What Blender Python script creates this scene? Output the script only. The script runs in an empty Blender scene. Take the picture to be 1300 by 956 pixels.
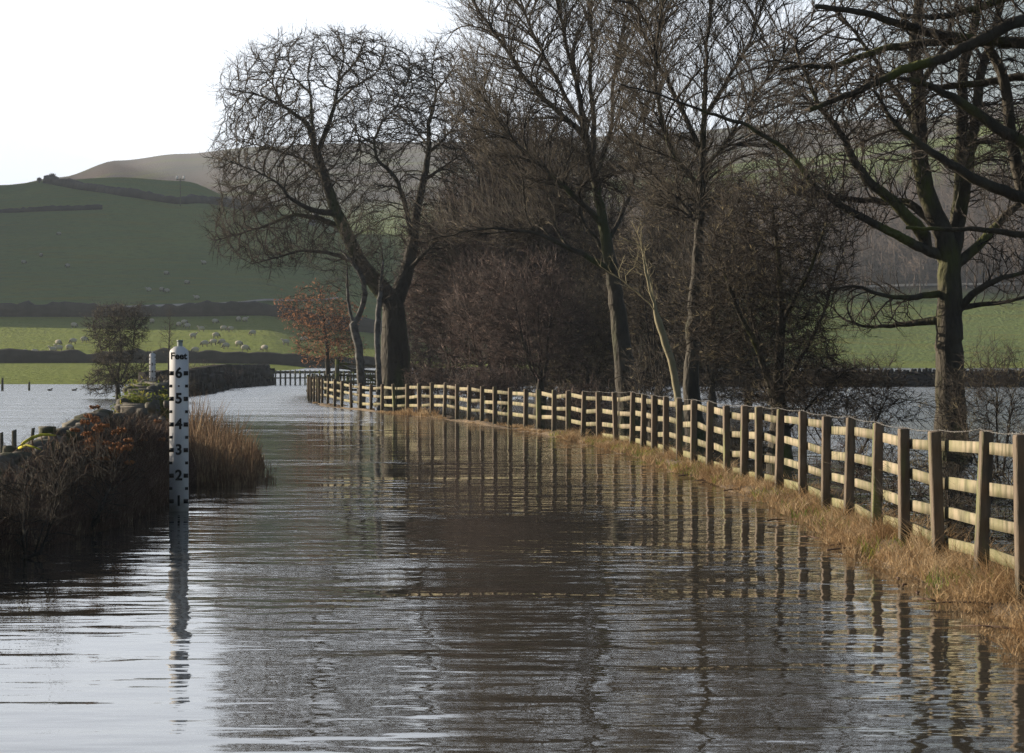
import bpy, bmesh, math, random
import numpy as np
from mathutils import Vector

C = bpy.context
SC = C.scene
COL = SC.collection
R = math.radians
F = 3300.0                    # focal length in photo pixels
HZ = 460.0                    # horizon row in the photo
CAMZ = 1.776

# ------------------------------------------------------------------ camera, sky, sun, exposure
cd = bpy.data.cameras.new('camera'); cam = bpy.data.objects.new('camera', cd); COL.objects.link(cam)
cam.location = (0, 0, CAMZ); cam.rotation_euler = (R(90), 0, 0)
cd.sensor_width = 36; cd.lens = F / 1300 * 36
cd.shift_y = (HZ - 478) / 1300.0
cd.clip_start = 0.5; cd.clip_end = 12000
cd.dof.use_dof = True; cd.dof.focus_distance = 37; cd.dof.aperture_fstop = 13
SC.camera = cam

SUN_AZ = R(-64); SUN_EL = R(15.5)
w = bpy.data.worlds.new('World'); SC.world = w; w.use_nodes = True
nt = w.node_tree; nt.nodes.clear()
def N(t, **k):
    n = nt.nodes.new(t)
    for a, b in k.items(): setattr(n, a, b)
    return n
L = lambda a, b: nt.links.new(a, b)
out = N('ShaderNodeOutputWorld'); bg = N('ShaderNodeBackground'); sky = N('ShaderNodeTexSky')
sky.sky_type = 'NISHITA'; sky.sun_disc = False; sky.sun_elevation = SUN_EL; sky.sun_rotation = SUN_AZ
sky.altitude = 150; sky.air_density = 1.0; sky.dust_density = 2.0; sky.ozone_density = 1.0
tc = N('ShaderNodeTexCoord'); mp = N('ShaderNodeMapping'); mp.inputs['Scale'].default_value = (1, 1, 2.6)
L(tc.outputs['Generated'], mp.inputs['Vector'])
n1 = N('ShaderNodeTexNoise'); n1.inputs['Scale'].default_value = 5.0; n1.inputs['Detail'].default_value = 7; n1.inputs['Roughness'].default_value = 0.55
L(mp.outputs[0], n1.inputs['Vector'])
sep = N('ShaderNodeSeparateXYZ'); L(tc.outputs['Generated'], sep.inputs[0])
mr = N('ShaderNodeMapRange'); L(sep.outputs['X'], mr.inputs['Value'])      # cloud veil is thicker towards the sun side
mr.inputs['From Min'].default_value = -0.10; mr.inputs['From Max'].default_value = 0.20
mr.inputs['To Min'].default_value = 0.42; mr.inputs['To Max'].default_value = -0.02
ad = N('ShaderNodeMath', operation='ADD'); L(n1.outputs['Fac'], ad.inputs[0]); L(mr.outputs[0], ad.inputs[1])
cr = N('ShaderNodeMapRange'); L(ad.outputs[0], cr.inputs['Value'])
cr.interpolation_type = 'SMOOTHSTEP'
cr.inputs['From Min'].default_value = 0.42; cr.inputs['From Max'].default_value = 0.68
cr.inputs['To Min'].default_value = 0.0; cr.inputs['To Max'].default_value = 0.92
n2 = N('ShaderNodeTexNoise'); n2.inputs['Scale'].default_value = 9.0; n2.inputs['Detail'].default_value = 5
L(mp.outputs[0], n2.inputs['Vector'])
cl = N('ShaderNodeMixRGB'); cl.inputs[1].default_value = (6.0, 7.4, 9.6, 1); cl.inputs[2].default_value = (13.6, 14.6, 16.4, 1)
mr2 = N('ShaderNodeMapRange'); L(n2.outputs['Fac'], mr2.inputs['Value']); mr2.inputs['From Min'].default_value = 0.35; mr2.inputs['From Max'].default_value = 0.6
mr3 = N('ShaderNodeMapRange'); L(sep.outputs['X'], mr3.inputs['Value'])
mr3.inputs['From Min'].default_value = -0.05; mr3.inputs['From Max'].default_value = 0.15; mr3.inputs['To Min'].default_value = 0.9; mr3.inputs['To Max'].default_value = 0.0
ad3 = N('ShaderNodeMath', operation='ADD', use_clamp=True); L(mr2.outputs[0], ad3.inputs[0]); L(mr3.outputs[0], ad3.inputs[1])
L(ad3.outputs[0], cl.inputs[0])
mx = N('ShaderNodeMixRGB'); L(cr.outputs[0], mx.inputs[0]); L(sky.outputs[0], mx.inputs[1]); L(cl.outputs[0], mx.inputs[2])
L(mx.outputs[0], bg.inputs['Color']); bg.inputs['Strength'].default_value = 0.050
mz = N('ShaderNodeMapRange'); L(sep.outputs['Z'], mz.inputs['Value']); mz.interpolation_type = 'SMOOTHSTEP'
mz.inputs['From Min'].default_value = 0.22; mz.inputs['From Max'].default_value = 0.45; mz.inputs['To Min'].default_value = 1; mz.inputs['To Max'].default_value = 0.03
my = N('ShaderNodeMapRange'); L(sep.outputs['Y'], my.inputs['Value']); my.interpolation_type = 'SMOOTHSTEP'
my.inputs['From Min'].default_value = 0.0; my.inputs['From Max'].default_value = 0.7; my.inputs['To Min'].default_value = 0.03; my.inputs['To Max'].default_value = 1
mm = N('ShaderNodeMath', operation='MULTIPLY'); L(mz.outputs[0], mm.inputs[0]); L(my.outputs[0], mm.inputs[1])
mm2 = N('ShaderNodeMath', operation='MULTIPLY'); L(mm.outputs[0], mm2.inputs[0]); L(cr.outputs[0], mm2.inputs[1]); L(mm2.outputs[0], mx.inputs[0])
L(bg.outputs[0], out.inputs['Surface'])

sd = bpy.data.lights.new('sun', 'SUN'); sd.energy = 5.0; sd.angle = R(0.5); sd.color = (1.0, 0.86, 0.66)
sun = bpy.data.objects.new('sun', sd); COL.objects.link(sun)
sdir = Vector((math.sin(SUN_AZ) * math.cos(SUN_EL), math.cos(SUN_AZ) * math.cos(SUN_EL), math.sin(SUN_EL)))
sun.rotation_euler = sdir.to_track_quat('Z', 'Y').to_euler(); sun.location = (-60, 30, 40)

SC.view_settings.view_transform = 'Standard'; SC.view_settings.look = 'None'
SC.view_settings.gamma = 1; SC.view_settings.use_curve_mapping = False
SC.view_settings.exposure = 1.02
SC.render.engine = 'CYCLES'
cy = SC.cycles
cy.use_denoising = True; cy.denoiser = 'OPENIMAGEDENOISE'; cy.denoising_input_passes = 'RGB_ALBEDO_NORMAL'; cy.denoising_prefilter = 'NONE'
cy.max_bounces = 5; cy.diffuse_bounces = 2; cy.glossy_bounces = 3; cy.transmission_bounces = 2; cy.volume_bounces = 0; cy.transparent_max_bounces = 4
cy.caustics_reflective = False; cy.caustics_refractive = False
cy.use_adaptive_sampling = False
cy.sample_clamp_indirect = 4

# ------------------------------------------------------------------ helpers
def P(px, py, d):
    return np.array(((px - 650) * d / F, d, CAMZ - (py - HZ) * d / F))

def interp(x, tab):
    xs = [a for a, b in tab]; ys = [b for a, b in tab]
    return np.interp(x, xs, ys)

def mesh(name, verts, faces_flat, sizes, mat=None, parent=None, smooth=False, loc=None, link=True):
    """verts (N,3), faces_flat = loop vertex indices, sizes = verts per face"""
    me = bpy.data.meshes.new(name)
    v = np.asarray(verts, dtype=np.float64).reshape(-1, 3)
    if loc is not None: v = v - np.asarray(loc)
    fl = np.asarray(faces_flat, dtype=np.int32).ravel()
    sz = np.asarray(sizes, dtype=np.int32).ravel()
    me.vertices.add(len(v)); me.vertices.foreach_set('co', v.astype(np.float32).ravel())
    me.loops.add(len(fl)); me.loops.foreach_set('vertex_index', fl)
    me.polygons.add(len(sz))
    st = np.concatenate(([0], np.cumsum(sz)[:-1])).astype(np.int32) if len(sz) else np.zeros(0, np.int32)
    me.polygons.foreach_set('loop_start', st)
    if smooth: me.polygons.foreach_set('use_smooth', np.ones(len(sz), dtype=bool))
    me.update(calc_edges=True)
    if mat: me.materials.append(mat)
    o = bpy.data.objects.new(name, me)
    COL.objects.link(o)
    if parent is not None: o.parent = parent
    elif loc is not None: o.location = tuple(loc)
    return o

def thing(name, label, cat, loc=(0, 0, 0), group=None):
    o = bpy.data.objects.new(name, None); COL.objects.link(o)
    o.location = tuple(loc); o.empty_display_size = 0.3
    o['label'] = label; o['category'] = cat
    if group: o['group'] = group
    return o

def tag(o, label=None, cat=None, group=None, kind=None):
    if label: o['label'] = label
    if cat: o['category'] = cat
    if group: o['group'] = group
    if kind: o['kind'] = kind
    return o

class MB:
    def __init__(s): s.v = []; s.f = []; s.n = []; s.c = 0
    def add(s, v, f, n):
        v = np.asarray(v, float).reshape(-1, 3); s.v.append(v)
        s.f.append(np.asarray(f, np.int64).ravel() + s.c); s.n.append(np.asarray(n, np.int64).ravel()); s.c += len(v)
    def build(s, name, mat, parent=None, smooth=False, loc=None):
        if s.c == 0: return None
        return mesh(name, np.concatenate(s.v), np.concatenate(s.f), np.concatenate(s.n), mat, parent, smooth, loc)
    def box(s, c, size, rot=None, jit=0, rng=None):
        h = np.asarray(size) / 2
        v = np.array([[x, y, z] for z in (-1, 1) for y in (-1, 1) for x in (-1, 1)], float) * h
        if jit: v += rng.uniform(-jit, jit, v.shape)
        if rot is not None: v = v @ np.asarray(rot).T
        v = v + np.asarray(c)
        f = [0,2,3,1, 4,5,7,6, 0,1,5,4, 2,6,7,3, 0,4,6,2, 1,3,7,5]
        s.add(v, f, [4] * 6)
    def tube(s, pts, rad, k=6, cap=True):
        pts = np.asarray(pts, float); n = len(pts)
        rad = np.broadcast_to(np.asarray(rad, float), (n,))
        d = np.gradient(pts, axis=0); d /= np.linalg.norm(d, axis=1)[:, None] + 1e-9
        ref = np.array([0.31, 0.17, 0.93]) if abs(d[:, 2]).mean() < 0.75 else np.array([0.9, 0.4, 0.1])
        u = np.cross(d, ref); u /= np.linalg.norm(u, axis=1)[:, None] + 1e-9
        w_ = np.cross(d, u)
        a = np.arange(k) * 2 * math.pi / k
        ring = pts[:, None] + rad[:, None, None] * (np.cos(a)[None, :, None] * u[:, None] + np.sin(a)[None, :, None] * w_[:, None])
        v = ring.reshape(-1, 3); f = []
        for i in range(n - 1):
            for j in range(k):
                j2 = (j + 1) % k
                f += [i*k + j, i*k + j2, (i+1)*k + j2, (i+1)*k + j]
        sz = [4] * ((n - 1) * k)
        if cap:
            f += list(range(k))[::-1]; sz.append(k)
            f += [(n-1)*k + j for j in range(k)]; sz.append(k)
        s.add(v, f, sz)

def rotz(a):
    c, s_ = math.cos(a), math.sin(a); return np.array([[c, -s_, 0], [s_, c, 0], [0, 0, 1]])

# ------------------------------------------------------------------ materials
def mat(name, c1, c2=None, scale=4, rough=0.85, c3=None, scale3=1.2, t3=(0.5, 0.62), bump=0.0, bscale=None, spec=0.25, stretch=(1, 1, 1), trans=0.0, detail=5):
    m = bpy.data.materials.new(name); m.use_nodes = True
    t = m.node_tree; b = t.nodes['Principled BSDF']
    b.inputs['Roughness'].default_value = rough; b.inputs['Specular IOR Level'].default_value = spec
    tcn = t.nodes.new('ShaderNodeTexCoord'); mpn = t.nodes.new('ShaderNodeMapping'); mpn.inputs['Scale'].default_value = stretch
    t.links.new(tcn.outputs['Object'], mpn.inputs[0])
    last = None
    if c2 is None: b.inputs['Base Color'].default_value = (*c1, 1)
    else:
        nz = t.nodes.new('ShaderNodeTexNoise'); nz.inputs['Scale'].default_value = scale; nz.inputs['Detail'].default_value = detail
        t.links.new(mpn.outputs[0], nz.inputs['Vector'])
        r = t.nodes.new('ShaderNodeMapRange'); r.inputs['From Min'].default_value = 0.34; r.inputs['From Max'].default_value = 0.66
        t.links.new(nz.outputs['Fac'], r.inputs['Value'])
        mi = t.nodes.new('ShaderNodeMixRGB'); mi.inputs[1].default_value = (*c1, 1); mi.inputs[2].default_value = (*c2, 1)
        t.links.new(r.outputs[0], mi.inputs[0]); last = mi
        if c3 is not None:
            n3 = t.nodes.new('ShaderNodeTexNoise'); n3.inputs['Scale'].default_value = scale3; n3.inputs['Detail'].default_value = 4
            t.links.new(mpn.outputs[0], n3.inputs['Vector'])
            r3 = t.nodes.new('ShaderNodeMapRange'); r3.inputs['From Min'].default_value = t3[0]; r3.inputs['From Max'].default_value = t3[1]
            t.links.new(n3.outputs['Fac'], r3.inputs['Value'])
            m3 = t.nodes.new('ShaderNodeMixRGB'); m3.inputs[2].default_value = (*c3, 1)
            t.links.new(r3.outputs[0], m3.inputs[0]); t.links.new(mi.outputs[0], m3.inputs[1]); last = m3
        t.links.new(last.outputs[0], b.inputs['Base Color'])
    if bump:
        nb = t.nodes.new('ShaderNodeTexNoise'); nb.inputs['Scale'].default_value = bscale or scale * 3; nb.inputs['Detail'].default_value = 6
        t.links.new(mpn.outputs[0], nb.inputs['Vector'])
        bp = t.nodes.new('ShaderNodeBump'); bp.inputs['Strength'].default_value = 1.0; bp.inputs['Distance'].default_value = bump
        t.links.new(nb.outputs['Fac'], bp.inputs['Height']); t.links.new(bp.outputs[0], b.inputs['Normal'])
    if trans:
        tr = t.nodes.new('ShaderNodeBsdfTranslucent'); ms = t.nodes.new('ShaderNodeMixShader'); ms.inputs[0].default_value = trans
        if last: t.links.new(last.outputs[0], tr.inputs['Color'])
        else: tr.inputs['Color'].default_value = (*c1, 1)
        o_ = t.nodes['Material Output']
        t.links.new(b.outputs[0], ms.inputs[1]); t.links.new(tr.outputs[0], ms.inputs[2]); t.links.new(ms.outputs[0], o_.inputs['Surface'])
    return m

M = {}
M['bark'] = mat('bark', (0.032, 0.028, 0.023), (0.065, 0.056, 0.044), 3, c3=(0.050, 0.060, 0.022), scale3=0.9, t3=(0.50, 0.62), bump=0.08, bscale=10, stretch=(1, 1, 0.35))
M['bark_moss'] = mat('mossy_bark', (0.034, 0.029, 0.023), (0.07, 0.06, 0.045), 4, c3=(0.085, 0.092, 0.024), scale3=1.6, t3=(0.50, 0.66), bump=0.07, bscale=11, stretch=(1, 1, 0.4))
M['bark_pale'] = mat('pale_bark', (0.19, 0.185, 0.18), (0.07, 0.066, 0.062), 5, c3=(0.05, 0.045, 0.04), scale3=3.5, t3=(0.55, 0.66), bump=0.01)
M['bark_sapling'] = mat('sapling_bark', (0.22, 0.20, 0.12), (0.30, 0.26, 0.17), 4, bump=0.004)
M['twig'] = mat('twig', (0.030, 0.026, 0.022), (0.060, 0.048, 0.036), 2.0, c3=(0.17, 0.145, 0.10), scale3=5, t3=(0.60, 0.68))
M['twig_dark'] = mat('dark_twig', (0.026, 0.022, 0.019), (0.050, 0.040, 0.032), 2.0, c3=(0.16, 0.135, 0.10), scale3=6, t3=(0.62, 0.70))
M['twig_red'] = mat('reddish_twig', (0.070, 0.046, 0.042), (0.030, 0.023, 0.022), 2.2, c3=(0.26, 0.19, 0.165), scale3=4, t3=(0.58, 0.68))
M['twig_warm'] = mat('warm_twig', (0.050, 0.039, 0.031), (0.022, 0.019, 0.017), 2.2, c3=(0.24, 0.20, 0.12), scale3=4, t3=(0.58, 0.68))
M['leaf_russet'] = mat('russet_leaf', (0.48, 0.25, 0.14), (0.28, 0.14, 0.085), 3, trans=0.35)
M['wood_rail'] = mat('rail_wood', (0.33, 0.27, 0.195), (0.17, 0.165, 0.085), 1.6, c3=(0.12, 0.11, 0.065), scale3=3.2, t3=(0.48, 0.68), bump=0.006, bscale=20, stretch=(2.2, 2.2, 1.1))
M['wood_post'] = mat('post_wood', (0.19, 0.145, 0.108), (0.085, 0.068, 0.052), 4, c3=(0.18, 0.19, 0.08), scale3=2.0, t3=(0.56, 0.68), bump=0.008, bscale=25, stretch=(3, 3, 0.5))
def stain(m, z0, z1, col, fac=.85):
    """flood-line dirt: a band of grime near the water, real colour of the surface"""
    t = m.node_tree; n = t.nodes; l = t.links; b = n['Principled BSDF']; src = b.inputs['Base Color'].links[0].from_socket
    g = n.new('ShaderNodeNewGeometry'); sp = n.new('ShaderNodeSeparateXYZ'); l.new(g.outputs['Position'], sp.inputs[0])
    nz = n.new('ShaderNodeTexNoise'); nz.inputs['Scale'].default_value = 7; nz.inputs['Detail'].default_value = 5; l.new(g.outputs['Position'], nz.inputs[0])
    ma = n.new('ShaderNodeMath'); ma.operation = 'MULTIPLY_ADD'; l.new(nz.outputs['Fac'], ma.inputs[0]); ma.inputs[1].default_value = -.35; l.new(sp.outputs['Z'], ma.inputs[2])
    r = n.new('ShaderNodeMapRange'); r.inputs['From Min'].default_value = z0 - .17; r.inputs['From Max'].default_value = z1 - .17; r.inputs['To Min'].default_value = fac; r.inputs['To Max'].default_value = 0; l.new(ma.outputs[0], r.inputs[0])
    mi = n.new('ShaderNodeMixRGB'); mi.inputs[2].default_value = (*col, 1); l.new(r.outputs[0], mi.inputs[0]); l.new(src, mi.inputs[1]); l.new(mi.outputs[0], b.inputs['Base Color'])
stain(M['wood_post'], .10, .35, (.05, .045, .028)); stain(M['wood_rail'], .12, .42, (.16, .155, .06), .7)
M['wood_dark'] = mat('dark_wood', (0.16, 0.14, 0.10), (0.09, 0.085, 0.06), 4, c3=(0.15, 0.17, 0.05), scale3=2.0, bump=0.005)
M['stone'] = mat('wall_stone', (0.16, 0.145, 0.12), (0.075, 0.07, 0.062), 2.2, c3=(0.055, 0.065, 0.03), scale3=1.3, t3=(0.54, 0.64), bump=0.02, bscale=9)
M['stone_far'] = mat('far_wall_stone', (0.048, 0.041, 0.037), (0.028, 0.025, 0.023), 0.7, bump=0.05, bscale=4)
M['hedge_far'] = mat('moorland_rough', (0.060, 0.050, 0.042), (0.040, 0.034, 0.030), 0.3)
M['dry'] = mat('dry_grass', (0.42, 0.29, 0.16), (0.24, 0.15, 0.08), 1.6, c3=(0.50, 0.38, 0.24), scale3=3.0, trans=0.25, spec=0.1)
M['reed'] = mat('dead_reed', (0.24, 0.155, 0.095), (0.13, 0.085, 0.06), 2.2, c3=(0.36, 0.26, 0.16), scale3=5.0, trans=0.2, spec=0.1)
M['stalk_dark'] = mat('dead_stalk', (0.15, 0.10, 0.075), (0.085, 0.055, 0.045), 3, c3=(0.34, 0.26, 0.17), scale3=7, t3=(0.58, 0.68), spec=0.1)
M['umbel'] = mat('seed_head', (0.42, 0.20, 0.09), (0.26, 0.12, 0.06), 9, trans=0.25)
M['lichen'] = mat('yellow_lichen_bark', (0.62, 0.56, 0.05), (0.28, 0.26, 0.05), 9)
M['leaf_green'] = mat('evergreen_leaf', (0.16, 0.20, 0.035), (0.10, 0.13, 0.03), 4, c3=(0.33, 0.30, 0.07), scale3=2.5, t3=(0.5, 0.6), trans=0.35)
M['white'] = mat('gauge_white_enamel', (0.80, 0.80, 0.82), (0.70, 0.70, 0.74), 5, rough=0.45, spec=0.4)
stain(M['white'], .0, .12, (.30, .27, .20), .6)
M['black'] = mat('gauge_black_paint', (0.018, 0.018, 0.02), rough=0.5)
M['galv'] = mat('galvanised_steel', (0.30, 0.34, 0.33), (0.20, 0.24, 0.23), 8, rough=0.5)
M['wool'] = mat('sheep_wool', (0.50, 0.46, 0.40), (0.40, 0.36, 0.31), 3, rough=1)
M['dark_face'] = mat('sheep_face', (0.10, 0.085, 0.07), rough=0.9)
M['mud'] = mat('muddy_bank', (0.16, 0.115, 0.07), (0.085, 0.06, 0.04), 9, c3=(0.20, 0.14, 0.08), scale3=5, bump=0.02)
M['wire'] = mat('wire_metal', (0.22, 0.21, 0.20), rough=0.6)

# ------------------------------------------------------------------ terrain
def sstep(x, a, b):
    t = np.clip((x - a) / (b - a), 0, 1); return t * t * (3 - 2 * t)

_rng = np.random.default_rng(5)
_K = [(_rng.uniform(0.4, 1) * 2 * math.pi / wl, _rng.uniform(0, 2 * math.pi), _rng.uniform(0, 6.28), wl) for wl in (900, 520, 310, 190, 120, 70, 45, 28) for _ in range(3)]
def lumps(x, y):
    s = 0
    for k, a, p, wl in _K:
        s = s + wl * np.sin((x * math.cos(a) + y * math.sin(a)) * k + p)
    return s / 5000.0          # about +-1 m over a few hundred metres

# profile: for a column u = X/Y the height at each distance
PD = [0, 195, 205, 262, 300, 395, 430, 520, 600, 700, 800, 900, 1100, 1400, 1800, 2400, 3500, 6000]
PROF = {   # photo column -> heights
    -1500: [-.35, -.35, -.3, 0.9, 1.5, 5.2, 8.0, 20, 40, 62, 76, 82, 84, 90, 120, 140, 140, 140],
    0:    [-.35, -.35, -.10, 0.95, 1.6, 6.4, 8.9, 20, 30.5, 43.5, 56.3, 57.5, 60, 80, 124, 126, 100, 100],
    75:   [-.35, -.35, -.10, 0.95, 1.6, 6.4, 8.9, 20, 31, 44.5, 58.0, 58.5, 60, 84, 131, 132, 100, 100],
    150:  [-.35, -.35, -.05, 0.95, 1.6, 6.4, 8.9, 20, 31, 45, 58.8, 59, 62, 92, 143, 142, 100, 100],
    230:  [-.35, -.35, 0.0, 0.95, 1.6, 6.4, 8.9, 20, 31, 44, 57.6, 58, 62, 96, 148, 146, 100, 100],
    330:  [-.35, -.35, -.20, 0.7, 1.5, 6.6, 9.1, 20, 30, 41, 49, 50, 58, 100, 153, 150, 100, 100],
    440:  [-.35, -.35, -.20, 0.6, 0.8, 4.2, 6.5, 17, 27, 36, 41, 44, 56, 100, 155, 152, 100, 100],
    600:  [-.35, -.35, -.20, 0.55, .65, 1.6, 3.5, 14, 24, 34, 42, 48, 60, 104, 156, 152, 100, 100],
    800:  [-.35, -.35, -.20, 0.6, .65, .7, 2.0, 13, 24, 36, 50, 60, 76, 110, 160, 156, 100, 100],
    1000: [-.35, -.35, -.20, 0.6, .65, .7, 1.6, 11, 23, 37, 54, 68, 86, 116, 168, 160, 100, 100],
    1170: [-.35, -.35, -.20, 0.6, .65, .7, 1.6, 10, 23, 38, 57, 74, 94, 126, 172, 165, 100, 100],
    1300: [-.35, -.35, -.20, 0.6, .65, .7, 1.6, 10, 23, 39, 60, 78, 104, 136, 183, 170, 100, 100],
    2800: [-.35, -.35, -.20, 0.6, 1.0, 6, 8, 22, 40, 60, 80, 100, 130, 160, 190, 180, 110, 110],
}
_cols = sorted(PROF); _us = np.array([(c - 650) / F for c in _cols]); _tab = np.array([PROF[c] for c in _cols])
def height(x, y):
    x = np.asarray(x, float); y = np.asarray(y, float)
    yy = np.maximum(y, 1.0)
    u = x / yy
    hs = np.stack([np.interp(yy, PD, row) for row in _tab], 0)         # (ncol, ...)
    idx = np.clip(np.searchsorted(_us, u) - 1, 0, len(_us) - 2)
    t = np.clip((u - _us[idx]) / (_us[idx + 1] - _us[idx]), 0, 1); t = t * t * (3 - 2 * t)
    z = np.take_along_axis(hs, idx[None], 0)[0] * (1 - t) + np.take_along_axis(hs, idx[None] + 1, 0)[0] * t
    z = z + lumps(x, y) * sstep(y, 320, 900) * 2.2 + lumps(x * 1.7 + 40, y * 1.7) * sstep(y, 250, 330) * 0.5
    # unseen spur added out of view on the left, shaped to shade the hillside
    side = y - 342 - (-x) * 0.49
    k = sstep(side, 0, 60) * sstep(-x - 0.215 * yy, 22, 75) * (1 - sstep(y, 1500, 2200))
    hs_ = 75 + np.maximum(y - 500, 0) * 0.09
    return z * (1 - k) + hs_ * k

def ground_hit(px, py, dmin=150, dmax=2300):
    ds = np.arange(dmin, dmax, 1.0)
    x = (px - 650) * ds / F; zr = CAMZ - (py - HZ) * ds / F
    g = height(x, ds)
    k = np.argmax(g >= zr)
    if g[k] < zr[k]: return None
    return np.array((x[k], ds[k], float(g[k])))

def terrain():
    ds = np.concatenate([np.linspace(-40, 190, 24), np.linspace(195, 620, 150), np.linspace(625, 1300, 110), np.geomspace(1310, 6500, 80)])
    us = np.concatenate([np.linspace(-1.4, -0.3, 40), np.linspace(-0.29, 0.29, 200), np.linspace(0.3, 1.4, 40)])
    V = []
    for d in ds:
        dd = max(d, 60.0)
        xs = us * dd * (1 if d > 60 else 1.6)
        V.append(np.stack([xs, np.full_like(xs, d), height(xs, np.full_like(xs, d))], 1))
    V = np.array(V); ny, nx = V.shape[:2]
    i, j = np.meshgrid(np.arange(ny - 1), np.arange(nx - 1), indexing='ij')
    a = i * nx + j
    f = np.stack([a, a + 1, a + nx + 1, a + nx], -1).reshape(-1, 4)
    m = bpy.data.materials.new('pasture_and_moor'); m.use_nodes = True
    t = m.node_tree; b = t.nodes['Principled BSDF']; b.inputs['Roughness'].default_value = 1; b.inputs['Specular IOR Level'].default_value = 0.05
    n = t.nodes; l = t.links
    at = n.new('ShaderNodeAttribute'); at.attribute_name = 'cover'
    sp = n.new('ShaderNodeSeparateColor'); l.new(at.outputs['Color'], sp.inputs[0])
    tcx = n.new('ShaderNodeTexCoord')
    def noise(sc, st=(1, 1, 1), det=5, lo=.35, hi=.65):
        q = n.new('ShaderNodeMapping'); q.inputs['Scale'].default_value = st; l.new(tcx.outputs['Object'], q.inputs[0])
        z = n.new('ShaderNodeTexNoise'); z.inputs['Scale'].default_value = sc; z.inputs['Detail'].default_value = det; l.new(q.outputs[0], z.inputs[0])
        r = n.new('ShaderNodeMapRange'); r.inputs['From Min'].default_value = lo; r.inputs['From Max'].default_value = hi; l.new(z.outputs['Fac'], r.inputs[0]); return r.outputs[0]
    def mix(fac, c1, c2):
        q = n.new('ShaderNodeMixRGB'); l.new(fac, q.inputs[0])
        for k, c in ((1, c1), (2, c2)):
            if isinstance(c, tuple): q.inputs[k].default_value = (*c, 1)
            else: l.new(c, q.inputs[k])
        return q.outputs[0]
    g = mix(noise(0.02, (1, .5, 1)), (0.115, 0.165, 0.052), (0.15, 0.20, 0.056))
    g = mix(noise(0.12, (.6, 2.0, 1), 6, .45, .75), g, (0.17, 0.17, 0.035))
    g = mix(noise(0.45, (1, 1.6, 1), 6, .5, .72), g, (0.10, 0.125, 0.042))
    sy_ = n.new('ShaderNodeSeparateXYZ'); l.new(tcx.outputs['Object'], sy_.inputs[0]); ry_ = n.new('ShaderNodeMapRange'); l.new(sy_.outputs[1], ry_.inputs[0]); ry_.inputs['From Min'].default_value = 425; ry_.inputs['From Max'].default_value = 436; ry_.inputs['To Min'].default_value = .7; ry_.inputs['To Max'].default_value = 0
    g = mix(ry_.outputs[0], g, mix(noise(0.25, (.7, 2, 1), 6), (0.19, 0.225, 0.040), (0.14, 0.17, 0.035)))  # sunlit look put into the colour: nearer grass made yellower and brighter
    mo = mix(noise(0.008, (1, 1, 1), 7), (0.13, 0.10, 0.085), (0.085, 0.075, 0.065))
    mo = mix(noise(0.02, (1, 1, 1), 7, .5, .7), mo, (0.12, 0.13, 0.05))
    wd = mix(noise(0.06, (1, 1, 1), 7), (0.085, 0.065, 0.052), (0.055, 0.046, 0.04))
    c = mix(sp.outputs[0], g, mo); c = mix(sp.outputs[1], c, wd)
    c = mix(sp.outputs[2], c, (0.10, 0.085, 0.05))
    l.new(c, b.inputs['Base Color'])
    bp = n.new('ShaderNodeBump'); bp.inputs['Distance'].default_value = 0.25; l.new(noise(1.2, (1, 1, 1), 6), bp.inputs['Height']); l.new(bp.outputs[0], b.inputs['Normal'])
    o = mesh('ground', V.reshape(-1, 3), f.ravel(), np.full(len(f), 4), m, smooth=True)
    vv = V.reshape(-1, 3); x, y = vv[:, 0], vv[:, 1]; px = 650 + F * x / np.maximum(y, 1)
    wob = lumps(x * 3, y * 3) * 60
    moor = sstep(y + wob, 1150, 1250) * np.where(px < 700, 1, 1 - 0.0)
    # light-green intake fields on the right-hand hill
    strip = sstep(y + wob, 1020, 1060) * (1 - sstep(y + wob, 1180, 1240)) * sstep(px, 800, 900)
    moor = np.clip(np.maximum(moor, sstep(y + wob, 950, 980) * (1 - sstep(y + wob, 1010, 1040)) * sstep(px, 700, 800)) - strip, 0, 1)
    wood = sstep(y + wob * .4, 545, 570) * (1 - sstep(y + wob, 770, 800)) * sstep(px, 560, 700)
    muddy = 1 - sstep(y, 190, 215)
    ca = o.data.attributes.new('cover', 'FLOAT_COLOR', 'POINT')
    ca.data.foreach_set('color', np.stack([moor, wood, muddy, np.ones_like(moor)], 1).astype(np.float32).ravel())
    tag(o, kind='structure')
terrain()

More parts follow.
